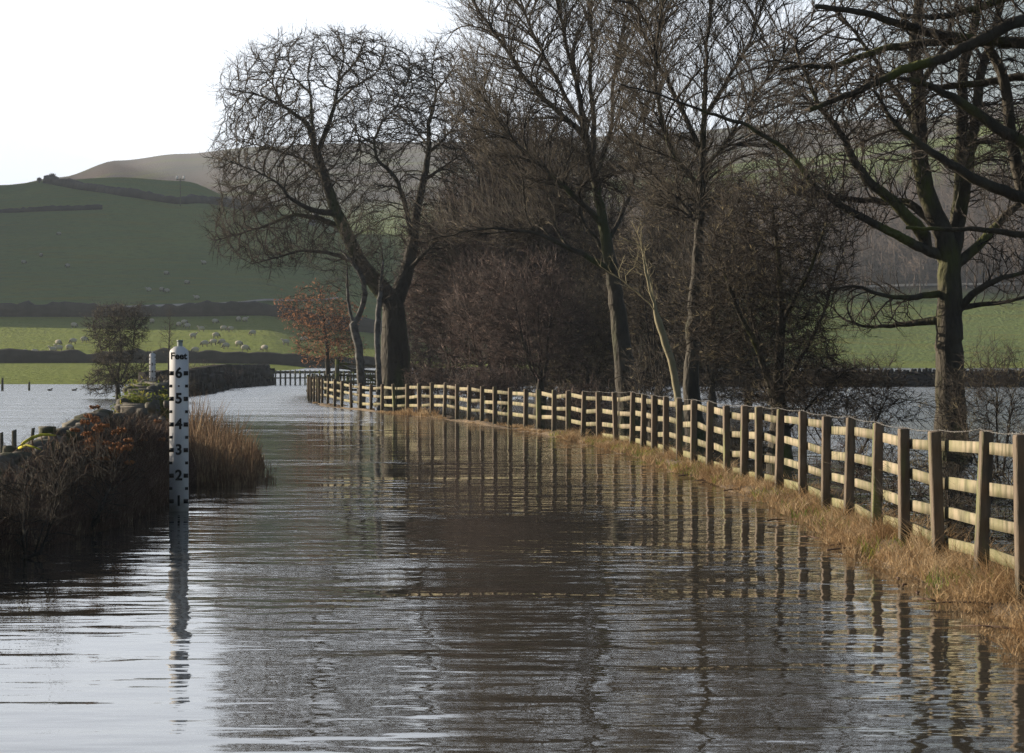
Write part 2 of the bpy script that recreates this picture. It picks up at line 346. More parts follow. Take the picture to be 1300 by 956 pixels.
# ------------------------------------------------------------------ flood water
def water_mat():
    m = bpy.data.materials.new('flood_water'); m.use_nodes = True
    t = m.node_tree; n = t.nodes; l = t.links; b = n['Principled BSDF']
    b.inputs['Base Color'].default_value = (0.052, 0.046, 0.037, 1); b.inputs['Roughness'].default_value = 0.045; b.inputs['IOR'].default_value = 1.42
    b.inputs['Specular IOR Level'].default_value = 0.5
    tcx = n.new('ShaderNodeTexCoord')
    def noise(sc, st, det=2, rot=0, rough=.5):
        q = n.new('ShaderNodeMapping'); q.inputs['Scale'].default_value = st; q.inputs['Rotation'].default_value = (0, 0, R(rot)); l.new(tcx.outputs['Object'], q.inputs[0])
        z = n.new('ShaderNodeTexNoise'); z.inputs['Scale'].default_value = sc; z.inputs['Detail'].default_value = det; z.inputs['Roughness'].default_value = rough; l.new(q.outputs[0], z.inputs[0]); return z.outputs['Fac']
    def math_(op, a, b_, clamp=False):
        q = n.new('ShaderNodeMath'); q.operation = op; q.use_clamp = clamp
        for k, c in ((0, a), (1, b_)):
            if isinstance(c, (int, float)): q.inputs[k].default_value = c
            else: l.new(c, q.inputs[k])
        return q.outputs[0]
    def rng_(v, a, b_, c, d, smooth=True):
        q = n.new('ShaderNodeMapRange'); q.interpolation_type = 'SMOOTHSTEP' if smooth else 'LINEAR'; l.new(v, q.inputs[0])
        for k, x in zip((1, 2, 3, 4), (a, b_, c, d)): q.inputs[k].default_value = x
        return q.outputs[0]
    sx = n.new('ShaderNodeSeparateXYZ'); l.new(tcx.outputs['Object'], sx.inputs[0])
    X, Y = sx.outputs[0], sx.outputs[1]
    # calm lee of the lane, windier open flood beyond the walls and far up the lane
    far = rng_(Y, 62, 105, 0.0, 1.0)
    left = rng_(math_('ADD', X, math_('MULTIPLY', Y, 0.07)), -4.5, -6.5, 0.0, 1.0)
    right = rng_(math_('ADD', X, math_('MULTIPLY', Y, -0.0)), 4.2, 7.0, 0.0, 1.0)
    wind = math_('MAXIMUM', far, math_('MAXIMUM', math_('MULTIPLY', left, rng_(Y, 36, 60, 0, 1)), math_('MULTIPLY', right, 0.9)))
    patch = rng_(noise(0.20, (0.6, 1, 1), 4), 0.38, 0.62, 0.75, 1.7)
    amp = math_('MULTIPLY', patch, math_('ADD', 0.62, math_('MULTIPLY', wind, 2.4)))
    h0 = noise(0.45, (0.9, 0.8, 1), 2, 20)
    h1 = noise(0.9, (0.85, 1.4, 1), 2, 4)
    h2 = noise(2.4, (0.55, 1.5, 1), 2, -5)
    h3 = noise(7.0, (0.75, 1.3, 1), 2, 8)
    h = math_('ADD', math_('ADD', math_('MULTIPLY', h0, 0.03), math_('MULTIPLY', h1, 0.038)), math_('ADD', math_('MULTIPLY', h2, 0.0175), math_('MULTIPLY', h3, 0.0018)))
    h = math_('MULTIPLY', h, amp)
    bp = n.new('ShaderNodeBump'); bp.inputs['Strength'].default_value = 1; bp.inputs['Distance'].default_value = 0.55
    l.new(h, bp.inputs['Height']); l.new(bp.outputs[0], b.inputs['Normal'])
    l.new(math_('ADD', 0.02, math_('MULTIPLY', wind, 0.16)), b.inputs['Roughness'])
    return m
M['water'] = water_mat()
def sheet(name, x0, x1, y0, y1, z):
    o = mesh(name, [(x0, y0, z), (x1, y0, z), (x1, y1, z), (x0, y1, z)], [0, 1, 2, 3], [4], M['water']); tag(o, kind='structure'); return o
sheet('water', -420, 420, -60, 250, 0.0)
_V = []; _ds = [204, 225, 262, 300]; _zz = [0.006, .32, .80, 1.18]
for d_, z_ in zip(_ds, _zz):
    for p_ in (322, 380, 450, 530): _V.append(((p_ - 650) * d_ / F, d_, z_))
_f = [q for r_ in range(3) for c_ in range(3) for q in (r_*4+c_, r_*4+c_+1, r_*4+c_+5, r_*4+c_+4)]
tag(mesh('running_water', _V, _f, [4] * 9, M['water'], smooth=True), kind='structure')
fw = mesh('flooded_field_water', [(-32, 250, .9), (-22, 262, .9), (210, 210, .9), (260, 470, .9), (-55, 470, .9)], [0, 1, 2, 3, 4], [5], M['water']); tag(fw, kind='structure')

# ------------------------------------------------------------------ fence posts: photo columns and derived places
POSTX = [392, 395, 398.5, 402, 405, 409, 416, 425, 434, 446, 457, 471, 485, 501, 516.5, 532, 548, 564, 580, 595, 611.5, 628, 647, 667, 684, 703, 721, 740, 760,
         782, 802, 816, 830, 845, 862, 880, 900, 923, 944, 963.5, 988, 1018.7, 1048, 1076.5, 1111.6, 1148, 1192, 1244, 1299]
STAB = [(392, 27.6), (409, 30), (425, 32), (446, 33.2), (471, 34.8), (501, 36.6), (548, 39), (595, 42.5), (667, 48), (703, 51), (740, 55), (782, 60), (845, 69), (880, 77), (944, 87), (988, 95), (1018, 101), (1077, 117), (1148, 136), (1192, 147), (1244, 159), (1299, 174)]
TOPS = [(392, 478), (409, 480), (425, 481.5), (446, 486), (471, 487.7), (516, 487.5), (548, 485.8), (564, 485.8), (595, 489), (628, 491), (667, 493.7), (703, 495), (740, 496.8), (760, 497.5), (782, 498.2), (802, 497.4), (816, 500.6), (845, 503.6), (880, 507.6), (900, 509.5), (923, 515.0), (944, 514.7), (963, 516), (988, 519), (1018, 522), (1048, 528), (1077, 529.6), (1112, 537), (1148, 544), (1192, 547.5), (1244, 546.5), (1299, 552)]
posts = []
for px in POSTX:
    s = interp(px, STAB); d = F / s
    top = CAMZ - (interp(px, TOPS) - HZ) / s
    posts.append(((px - 650) / s, d, top))
lastp = posts[-1]
posts += [(3.70, lastp[1] - 1.85, 1.16), (3.69, lastp[1] - 3.7, 1.2), (3.66, lastp[1] - 5.5, 1.18)]
PA = np.array(posts)
def fence_x(d): return np.interp(d, PA[::-1, 1], PA[::-1, 0])

# verge: low earth bank the fence stands on
def verge():
    rng = np.random.default_rng(3)
    ds = np.concatenate([np.arange(10, 60, 0.35), np.arange(60, 112, 0.8)])
    xr = np.array([-1.15, -0.9, -0.7, -0.5, -0.3, -0.1, 0.15, 0.4, 0.7, 1.0, 1.3])
    prof = np.array([-0.16, -0.03, 0.035, 0.055, 0.06, 0.05, 0.04, 0.03, 0.02, -0.03, -0.2])
    V = []
    for d in ds:
        c = fence_x(d) if d > 17 else 3.66 - (17 - d) * 0.02
        wd = 0.75 + 0.25 * math.sin(d * 0.9) + 0.2 * math.sin(d * 0.37 + 1)
        wd *= 1.0 if d < 60 else 0.8
        z = prof + rng.normal(0, 0.014, len(xr)) + 0.03 * math.sin(d * .6) - (0.02 if d > 60 else 0)
        V.append(np.stack([c + np.where(xr < 0, xr * .50, xr) * wd, np.full(len(xr), d), z], 1))
    V = np.array(V); ny, nx = V.shape[:2]
    i, j = np.meshgrid(np.arange(ny - 1), np.arange(nx - 1), indexing='ij'); a = i * nx + j
    f = np.stack([a, a + 1, a + nx + 1, a + nx], -1).reshape(-1, 4)
    o = mesh('verge', V.reshape(-1, 3), f.ravel(), np.full(len(f), 4), M['mud'], smooth=True); tag(o, kind='structure')
verge()

# ------------------------------------------------------------------ the long post and rail fence
def build_fence():
    rng = np.random.default_rng(11)
    n = len(posts)
    root = thing('post_and_rail_fence', 'long weathered wooden post and rail fence curving along the right edge of the flooded lane', 'fence', (posts[-1][0], posts[-1][1], 0))
    org = np.array(root.location)
    def dirat(i):
        a = PA[max(i - 1, 0)]; b = PA[min(i + 1, n - 1)]; v = (b - a)[:2]; return v / np.linalg.norm(v)
    for i, (x, y, top) in enumerate(posts):
        dv = dirat(i); ang = math.atan2(dv[1], dv[0])
        wx, wy = (0.150, 0.092) if y < 60 else (0.14, 0.10)
        hgt = top + 0.45
        lean = rng.normal(0, 0.018, 2)
        if abs(y - F / 159) < .6: lean = np.array([0.045, 0.0])
        bm = bmesh.new()
        bmesh.ops.create_cube(bm, size=1)
        for v in bm.verts:
            v.co.x *= wx; v.co.y *= wy; v.co.z = (v.co.z + .5) * hgt - .45
        bmesh.ops.bevel(bm, geom=[e for e in bm.edges], offset=0.008, segments=1, affect='EDGES')
        for v in bm.verts:
            if v.co.z > top - .05: v.co.z += rng.uniform(-.006, .006) + 0.12 * v.co.y * (rng.random() < 2)
        c, s_ = math.cos(ang), math.sin(ang)
        for v in bm.verts:
            X, Y = v.co.x * c - v.co.y * s_, v.co.x * s_ + v.co.y * c
            v.co.x = X + lean[0] * v.co.z; v.co.y = Y + lean[1] * v.co.z
            v.co = v.co + Vector((x - org[0], y - org[1], 0))
        me = bpy.data.meshes.new('post'); bm.to_mesh(me); bm.free(); me.materials.append(M['wood_post'])
        o = bpy.data.objects.new('post', me); COL.objects.link(o); o.parent = root
    # rails: each spans two bays, on the field side of the posts
    i = 0
    while i < n - 1:
        j = min(i + 2, n - 1)
        far = PA[i, 1] > 62
        levels = [-0.14, -0.44, -0.73] if far else [-0.14, -0.43, -0.71, -0.97]
        for li, lv in enumerate(levels):
            mb = MB()
            pts = []
            for k in range(i, j + 1):
                dv = dirat(k); nrm = np.array([-dv[1], dv[0]]);  # left of travel (travelling towards the camera: field side)
                nrm = nrm if nrm[0] > 0 or (abs(nrm[0]) < .3 and nrm[1] > 0) else -nrm
                off = 0.055 + 0.021
                p = np.array([PA[k, 0] + nrm[0] * off, PA[k, 1] + nrm[1] * off, PA[k, 2] + lv + rng.normal(0, .018)])
                pts.append((p, nrm))
            # overlap ends slightly off so that the butted rails do not touch
            rh = rng.uniform(0.088, 0.102); rt = 0.036
            V = []
            for q, (p, nrm) in enumerate(pts):
                e = np.zeros(3)
                if q == 0: e = (pts[1][0] - p); e = e / np.linalg.norm(e) * 0.004
                if q == len(pts) - 1: e = (pts[-2][0] - p); e = e / np.linalg.norm(e) * 0.004
                for sx, sz in ((-1, -1), (1, -1), (1, 1), (-1, 1)):
                    V.append(p + e + np.array([nrm[0] * rt / 2 * sx, nrm[1] * rt / 2 * sx, rh / 2 * sz + rng.normal(0, .002)]) - org)
            f = []; m_ = len(pts)
            for q in range(m_ - 1):
                for a in range(4):
                    b = (a + 1) % 4; f += [q*4 + a, q*4 + b, q*4 + 4 + b, q*4 + 4 + a]
            f += [3, 2, 1, 0]; f += [(m_-1)*4 + a for a in range(4)]
            mesh('rail', V, f, [4] * ((m_ - 1) * 4 + 2), M['wood_rail'], root)
        i = j
    # barbed wire along the tops of the nearer posts
    mb = MB()
    ks = [k for k in range(n) if PA[k, 1] < 62]
    for a, b in zip(ks[:-1], ks[1:]):
        p = np.array([PA[a, 0], PA[a, 1], PA[a, 2] + 0.012]) - org; q = np.array([PA[b, 0], PA[b, 1], PA[b, 2] + 0.012]) - org
        t = np.linspace(0, 1, 12)[:, None]
        pts = p * (1 - t) + q * t; pts[:, 2] -= 0.02 * np.sin(t[:, 0] * math.pi)
        mb.tube(pts, 0.0022, 4)
        for tt in np.arange(0.06, 1, 0.09):
            c = p * (1 - tt) + q * tt; c[2] -= 0.02 * math.sin(tt * math.pi)
            for _ in range(2):
                v = rng.normal(0, 1, 3); v /= np.linalg.norm(v); mb.tube([c - v * .016, c + v * .016], 0.002, 3)
    mb.build('barbed_wire', M['wire'], root)
build_fence()

def small_fence(name, label, pts, spacing, h, levels, pm, rm, pw=0.1, group=None, base=0.0, cat='fence', partial=None):
    pts = [np.array(p, float) for p in pts]
    root = thing(name, label, cat, (*pts[0][:2], base), group)
    org = np.array(root.location); rng = np.random.default_rng(len(label))
    acc = []
    for a, b in zip(pts[:-1], pts[1:]):
        Ln = np.linalg.norm(b - a); m = max(1, int(round(Ln / spacing)))
        for k in range(m): acc.append(a + (b - a) * k / m)
    acc.append(pts[-1])
    for p in acc:
        mb = MB(); mb.box((p[0] - org[0], p[1] - org[1], (h + p[2] * 0 - .4) / 2 + p[2] - base + rng.normal(0, .02)), (pw, pw, h + .4), rotz(rng.uniform(-.1, .1)))
        mb.build('post', pm, root)
    for a, b in zip(acc[:-1:2], acc[2::2] if len(acc) > 2 else acc[1:]):
        v = b - a; Ln = np.linalg.norm(v[:2]); ang = math.atan2(v[1], v[0]); nr = np.array([-v[1], v[0]]) / Ln
        if nr[1] < 0: nr = -nr
        for lv in levels:
            mb = MB(); c = (a + b) / 2 - org; mb.box((c[0] + nr[0] * (pw / 2 + .022), c[1] + nr[1] * (pw / 2 + .022), lv + c[2]), (Ln - .01, .035, .10), rotz(ang) ); mb.build('rail', rm, root)
    return root

small_fence('post_and_rail_fence', 'low dark fence of close posts crossing the water at the far bend of the lane', [((331-650)*203/F, 203, 0.0), ((455-650)*206/F, 206, .0), ((520-650)*214/F, 214, .0)], 0.40, 1.14, [0.55, 0.95], M['wood_dark'], M['wood_dark'], 0.12)
small_fence('post_and_rail_fence', 'dark wooden fence running back from behind the far end of the long pale fence', [(-10.2, 130, 0), (-9.3, 150, 0), (-5.3, 160, 0)], 1.8, 1.15, [.35, .7, 1.02], M['wood_dark'], M['wood_dark'], 0.12)
# wooden gate leaning behind
def gate():
    d = 128
    A = P(428, 500, d); B = P(498, 500, d + 3)
    root = thing('field_gate', 'dark timber field gate with a slanting brace beside the pale birch trunk', 'gate', (A[0], d, 0))
    o0 = np.array(root.location)
    for px, t_, dd in ((428, 456, d), (498, 463, d + 3)):
        p = P(px, t_, dd); mb = MB(); mb.box((p[0] - o0[0], p[1] - o0[1], p[2] / 2 - .2), (.2, .2, p[2] + .4)); mb.build('gatepost', M['wood_dark'], root)
    for k, (ya, yb) in enumerate(((461, 466), (467, 474), (476, 480), (485, 489), (494, 497))):
        a = P(430, ya, d) - o0; b = P(496, yb, d + 3) - o0; mb = MB(); mb.tube([a, b], 0.055, 4); mb.build('bar', M['wood_dark'], root)
    a = P(430, 462, d - .1) - o0; b = P(490, 490, d + 2.8) - o0; mb = MB(); mb.tube([a, b], 0.055, 4); mb.build('brace', M['wood_dark'], root)
gate()
# stile / short rails on the right
def stile(name, label, px0, px1, top, d, rails, mm, extra=0):
    a = P(px0, top + extra, d); b = P(px1, top, d)
    root = thing(name, label, 'stile', (a[0], d, 0)); o0 = np.array(root.location)
    for p in (a, b):
        mb = MB(); mb.box((p[0] - o0[0], 0, p[2] / 2 - .2), (.15, .15, p[2] + .4)); mb.build('post', mm, root)
    for r in rails:
        z = CAMZ - (r - HZ) * d / F; mb = MB(); mb.box(((a[0] + b[0]) / 2 - o0[0], .1, z), (b[0] - a[0], .05, .14)); mb.build('rail', mm, root)
stile('wooden_stile', 'short wooden stile with a taller right post beside the dark trunk behind the fence', 722, 746, 463, 100, (469, 484), M['wood_dark'], 8)
stile('wooden_stile', 'small wooden stile with one pale board among the brown scrub behind the fence', 598, 608, 471, 120, (476,), M['wood_dark'], 2)
# short stakes in the flooded field on the left
for px, y0, y1, d, wpx, lab in ((2, 549, 575, 40, 5, 'dark wooden stake at the left edge of the picture behind the ruined wall'),
                                (18, 546, 572, 42, 7, 'thick mossy wooden stake standing in the water behind the ruined wall'),
                                (37, 543, 566, 44, 5, 'slightly leaning thin wooden stake just right of the thick mossy one'),
                                (3, 480, 497, 165, 3.4, 'far dark stake in the flooded field by the left picture edge'),
                                (37, 485, 497, 165, 3, 'far short mossy stake in the flooded field below the dark bank')):
    a = P(px, y0, d); wd = wpx * d / F
    mb = MB(); mb.box((0, 0, (a[2] - .5) / 2), (wd, wd, a[2] + .5), rotz(.2)); o = mb.build('wooden_stake', M['wood_dark'], None, loc=(0, 0, 0))
    # a chamfered weathered head
    me = o.data
    for v in me.vertices:
        if v.co.z > 0.1: v.co.x *= .86; v.co.y *= .86; v.co.z += v.co.x * .3
    if 'leaning' in lab: o.rotation_euler = (0, R(6), 0)
    o.location = (a[0], d, 0); tag(o, lab, 'stake', 'wooden stakes in the flooded field')

# ------------------------------------------------------------------ depth gauges
def text_mesh(s, size, bold=0.0):
    cu = bpy.data.curves.new('t', 'FONT'); cu.body = s; cu.size = size; cu.align_x = 'CENTER'; cu.align_y = 'CENTER'; cu.offset = bold; cu.extrude = 0.0015
    cu.resolution_u = 4
    ob = bpy.data.objects.new('t', cu); COL.objects.link(ob); bpy.context.view_layer.update()
    me = bpy.data.meshes.new_from_object(ob.evaluated_get(bpy.context.evaluated_depsgraph_get()))
    bpy.data.objects.remove(ob); return me
def gauge(px, d, label, base_z=-0.35, top_feet=6.95, text=True, wd=0.226, rot=0.0, s_off=0.122, ft=0.3048):
    x = (px - 650) * d / F
    root = thing('depth_gauge', label, 'depth gauge', (x, d, 0), 'roadside depth gauges'); root.rotation_euler = (0, 0, rot)
    top = CAMZ - (439.6 - HZ) / (F / 30.95) if text else s_off + ft * 5.55
    h = wd / 2; sh = 0.075
    prof = [(-h, base_z), (h, base_z), (h, top - sh), (h * .93, top - sh * .62), (h * .55, top - sh * .12), (h * .33, top), (-h * .33, top), (-h * .55, top - sh * .12), (-h * .93, top - sh * .62), (-h, top - sh)]
    n = len(prof); V = [(a, 0, b) for a, b in prof] + [(a, .03, b) for a, b in prof]
    f = list(range(n)) + [n + k for k in range(n)][::-1]; sz = [n, n]
    for k in range(n): k2 = (k + 1) % n; f += [k, n + k, n + k2, k2]; sz.append(4)
    plate = mesh('plate', V, f, sz, M['white'], root)
    mb = MB(); mb.tube([(0, .075, -.5), (0, .075, top + .06)], .034, 12)
    mb.tube([(0, .075, top + .055), (0, .075, top + .075)], .038, 12); mb.build('back_post', M['galv'], root, smooth=False)
    def tick(x_, z_, a_, b_):
        mb = MB(); mb.box((x_, -.003, z_), (a_, .006, b_)); mb.build('tick_mark', M['black'], plate)
    for k in range(1, 7):
        z = s_off + (k - 1) * ft
        for sx in (-1, 1): tick(sx * (h - .027), z, .054, .05)
        if k < 6:
            for sx in (-1, 1): tick(sx * (h - .018), z + ft / 2, .036, .034)
    if text: tick(0, s_off + 4.5 * ft, .02, .018)
    if text:
        for k in range(1, 7):
            me = text_mesh(str(k), 0.172, 0.0055); me.materials.append(M['black'])
            o = bpy.data.objects.new('numeral', me); COL.objects.link(o); o.parent = plate; o.rotation_euler = (R(90), 0, 0); o.location = (0, -.004, s_off + (k - 1) * ft)
        me = text_mesh('Feet', 0.112, 0.0035); me.materials.append(M['black'])
        o = bpy.data.objects.new('lettering', me); COL.objects.link(o); o.parent = plate; o.rotation_euler = (R(90), 0, 0); o.location = (0, -.004, 1.848)
    else:
        for k in range(2, 6):
            me = text_mesh(str(k), 0.172, 0.0055); me.materials.append(M['black'])
            o = bpy.data.objects.new('numeral', me); COL.objects.link(o); o.parent = plate; o.rotation_euler = (R(90), 0, 0); o.location = (0, -.004, s_off + (k - 1) * ft)
gauge(227, 30.95, 'white depth gauge marked Feet one to six standing in the water on the left', rot=R(-3))
gauge(193.5, 122, 'small distant white depth gauge beside the bare bush behind the mossy wall', text=False, wd=.30, rot=R(4), s_off=.32, ft=.34)

# ------------------------------------------------------------------ tree engine
def colonize(paths, attr, step, infl, kill, iters, trop=(0, 0, 0.1), inertia=0.6, wob=0.25, seed=0, cap=14000):
    rng = np.random.default_rng(seed)
    pos = np.zeros((cap, 3)); par = np.full(cap, -1, int); dr = np.zeros((cap, 3)); nch = np.zeros(cap, int); n = 0
    for pth in paths:
        pts = np.array(pth['pts'], float)
        seg = np.linalg.norm(np.diff(pts, axis=0), axis=1); Lc = np.concatenate(([0], np.cumsum(seg)))
        m = max(2, int(Lc[-1] / step) + 1); tt = np.linspace(0, Lc[-1], m)
        # smooth the polyline a little (Catmull style)
        q = np.stack([np.interp(tt, Lc, pts[:, k]) for k in range(3)], 1)
        for _ in range(2):
            q[1:-1] = (q[:-2] + 2 * q[1:-1] + q[2:]) / 4
        q[1:-1] += rng.normal(0, step * 0.06, q[1:-1].shape)
        if n == 0: prev = -1; start = 0
        else:
            dd = np.linalg.norm(pos[:n] - q[0], axis=1); prev = int(np.argmin(dd)); start = 1
        for k in range(start, m):
            pos[n] = q[k]; par[n] = prev
            if prev >= 0:
                v = q[k] - pos[prev]; dr[n] = v / (np.linalg.norm(v) + 1e-9); nch[prev] += 1
            else: dr[n] = (0, 0, 1)
            prev = n; n += 1
    attr = attr.copy(); near = np.full(len(attr), -1); dist = np.full(len(attr), 1e9)
    def upd(a, b):
        nonlocal near, dist
        for c in range(a, b, 256):
            e = min(b, c + 256)
            D = np.linalg.norm(attr[:, None] - pos[None, c:e], axis=2); j = D.argmin(1); dm = D[np.arange(len(attr)), j]
            ok = dm < dist; dist[ok] = dm[ok]; near[ok] = j[ok] + c
    upd(0, n); trop = np.array(trop)
    for it in range(iters):
        keep = dist > kill
        attr, near, dist = attr[keep], near[keep], dist[keep]
        if len(attr) == 0: break
        act = dist < infl
        if not act.any(): break
        v = attr[act] - pos[near[act]]; v /= np.linalg.norm(v, axis=1)[:, None] + 1e-9
        nd = near[act]; S = np.zeros((n, 3)); np.add.at(S, nd, v); cnt = np.bincount(nd, minlength=n)
        idx = np.nonzero(cnt)[0]; idx = idx[nch[idx] < 4]
        if len(idx) == 0: break
        g = S[idx] / cnt[idx, None] + inertia * dr[idx] + trop + rng.normal(0, wob, (len(idx), 3))
        g /= np.linalg.norm(g, axis=1)[:, None] + 1e-9
        m = len(idx)
        if n + m > cap: break
        pos[n:n+m] = pos[idx] + g * step; par[n:n+m] = idx; dr[n:n+m] = g; nch[idx] += 1
        upd(n, n + m); n += m
    return pos[:n].copy(), par[:n].copy(), dr[:n].copy()

def radii(par, r0, rbase, expn=2.3):
    n = len(par); a = np.zeros(n); kids = np.zeros(n, int)
    np.add.at(kids, par[par >= 0], 1)
    a[kids == 0] = 1.0
    for i in range(n - 1, 0, -1):
        if par[i] >= 0: a[par[i]] += a[i]
    r = a ** (1 / expn)
    g = math.log(rbase / r0) / math.log(max(r[0], 1.01))
    rr = r0 * r ** g
    return np.maximum(r0, rbase * (rr / rbase) ** 1.42), kids

def edges_mesh(mb, pos, par, dr, rad, sel, k, rchild=None):
    """frusta for edges (par[i] -> i) for i in sel"""
    i = sel; p = par[i]
    main = np.full(len(pos), -1); order = np.argsort(rad[1:]) + 1
    main[par[order]] = order
    dn = dr[i]
    ref = np.where(np.abs(dn[:, 2:3]) > 0.8, np.array([[1.0, 0.2, 0.0]]), np.array([[0.1, 0.2, 1.0]]))
    a = np.arange(k) * 2 * math.pi / k
    def ring(c, dd, r):
        rf = np.array([0.23, 0.96, 0.16])
        u = np.cross(dd, rf); u /= np.linalg.norm(u, axis=1)[:, None] + 1e-9; w2 = np.cross(dd, u)
        return c[:, None] + r[:, None, None] * (np.cos(a)[None, :, None] * u[:, None] + np.sin(a)[None, :, None] * w2[:, None])
    ismain = main[p] == i
    r_start = np.where(ismain, rad[p], np.minimum(rad[p], rad[i] * 1.15))
    d_start = np.where(ismain[:, None], dr[p], dr[i])
    A = ring(pos[p], d_start, r_start); B = ring(pos[i], dr[i], rad[i])
    m = len(i); V = np.concatenate([A, B], 1).reshape(-1, 3)
    base = (np.arange(m) * 2 * k)[:, None]; j = np.arange(k)[None]; j2 = (j + 1) % k
    f = np.stack([base + j, base + j2, base + k + j2, base + k + j], -1).reshape(-1, 4)
    mb.add(V, f, np.full(len(f), 4))

def twigs_mesh(mb, P0, D, Ln, r, rng, curve=0.25, up=0.15, sub=2, subsub=0, wob=.18, sublen=(.35, .6), subang=.8):
    """two-segment tapering twigs plus one-segment side twigs, vectorised"""
    m = len(P0)
    if m == 0: return
    def unit(v): return v / (np.linalg.norm(v, axis=1)[:, None] + 1e-9)
    D = unit(D); upv = np.array([0, 0, 1.0])
    D1 = unit(D + rng.normal(0, wob, D.shape)); D2 = unit(D1 + up * upv + rng.normal(0, curve, D.shape))
    P1 = P0 + D1 * Ln[:, None] * .5; P2 = P1 + D2 * Ln[:, None] * .5
    a = np.arange(3) * 2 * math.pi / 3
    def ring(c, dd, rr):
        u = unit(np.cross(dd, np.array([0.23, 0.96, 0.16]))); w2 = np.cross(dd, u)
        return c[:, None] + rr[:, None, None] * (np.cos(a)[None, :, None] * u[:, None] + np.sin(a)[None, :, None] * w2[:, None])
    V = np.concatenate([ring(P0, D1, r), ring(P1, D2, r * .75), P2[:, None]], 1).reshape(-1, 3)
    b = (np.arange(m) * 7)[:, None]
    q = [(0,1,4,3),(1,2,5,4),(2,0,3,5)]
    f4 = np.concatenate([b + np.array(t) for t in q], 1).reshape(-1, 4); f3 = np.concatenate([b + np.array(t) for t in ((3,4,6),(4,5,6),(5,3,6))], 1).reshape(-1, 3)
    mb.add(V, np.concatenate([f4.ravel(), f3.ravel()]), np.concatenate([np.full(len(f4), 4), np.full(len(f3), 3)]))
    for s_ in range(sub):
        t = rng.uniform(.25, .95, m)[:, None]
        S = np.where(t < .5, P0 + (P1 - P0) * t * 2, P1 + (P2 - P1) * (t * 2 - 1))
        dd = unit(D2 + rng.normal(0, subang, D.shape) + up * .5 * upv); ls = Ln * rng.uniform(*sublen, m)
        rr = r * .62
        V = np.concatenate([ring(S, dd, rr), (S + dd * ls[:, None])[:, None]], 1).reshape(-1, 3)
        b = (np.arange(m) * 4)[:, None]
        f3 = np.concatenate([b + np.array(t_) for t_ in ((0,1,3),(1,2,3),(2,0,3))], 1)
        mb.add(V, f3.ravel(), np.full(m * 3, 3))
        if subsub:
            for _ in range(subsub):
                k2 = rng.uniform(.2, .9, m)[:, None]; S2 = S + dd * ls[:, None] * k2
                d3 = unit(dd + rng.normal(0, .8, D.shape)); l3 = ls * rng.uniform(.3, .55, m)
                V = np.concatenate([ring(S2, d3, rr * .8), (S2 + d3 * l3[:, None])[:, None]], 1).reshape(-1, 3)
                mb.add(V, f3.ravel(), np.full(m * 3, 3))

def spans(pos, pp, step, limb_r):
    """index ranges of the traced limbs in the node list with their wanted radii"""
    out_ = []; n = 0
    for k, pth in enumerate(pp):
        pts = np.array(pth['pts']); Lt = np.linalg.norm(np.diff(pts, axis=0), axis=1).sum(); m = max(2, int(Lt / step) + 1)
        cnt = m if k == 0 else m - 1
        if k < len(limb_r) and limb_r[k]: out_.append((n, n + cnt, *limb_r[k]))
        n += cnt
    return out_

def blob_points(d, blobs, rng, lobes=True):
    out_ = []
    for (cx, cy, rx, ry, rd, dy, n, shell) in blobs:
        v = rng.normal(0, 1, (n, 3)); v /= np.linalg.norm(v, axis=1)[:, None]
        rr = rng.random(n) ** (1 / 3.0); rr = rr * (1 - shell) + shell * (0.78 + 0.22 * rng.random(n)) if shell else rr
        lob = rng.normal(0, 1, (9, 3)); lob /= np.linalg.norm(lob, axis=1)[:, None]
        if lobes: rr = rr * np.clip(.66 + .62 * np.maximum(v @ lob.T, 0).max(1) ** 6 + .12 * rng.normal(0, 1, n) * 0, .5, 1.22)
        s = (d + dy) / F; c = P(cx, cy, d + dy)
        out_.append(c + v * rr[:, None] * np.array([rx * s, rd, ry * s]))
    return np.concatenate(out_)

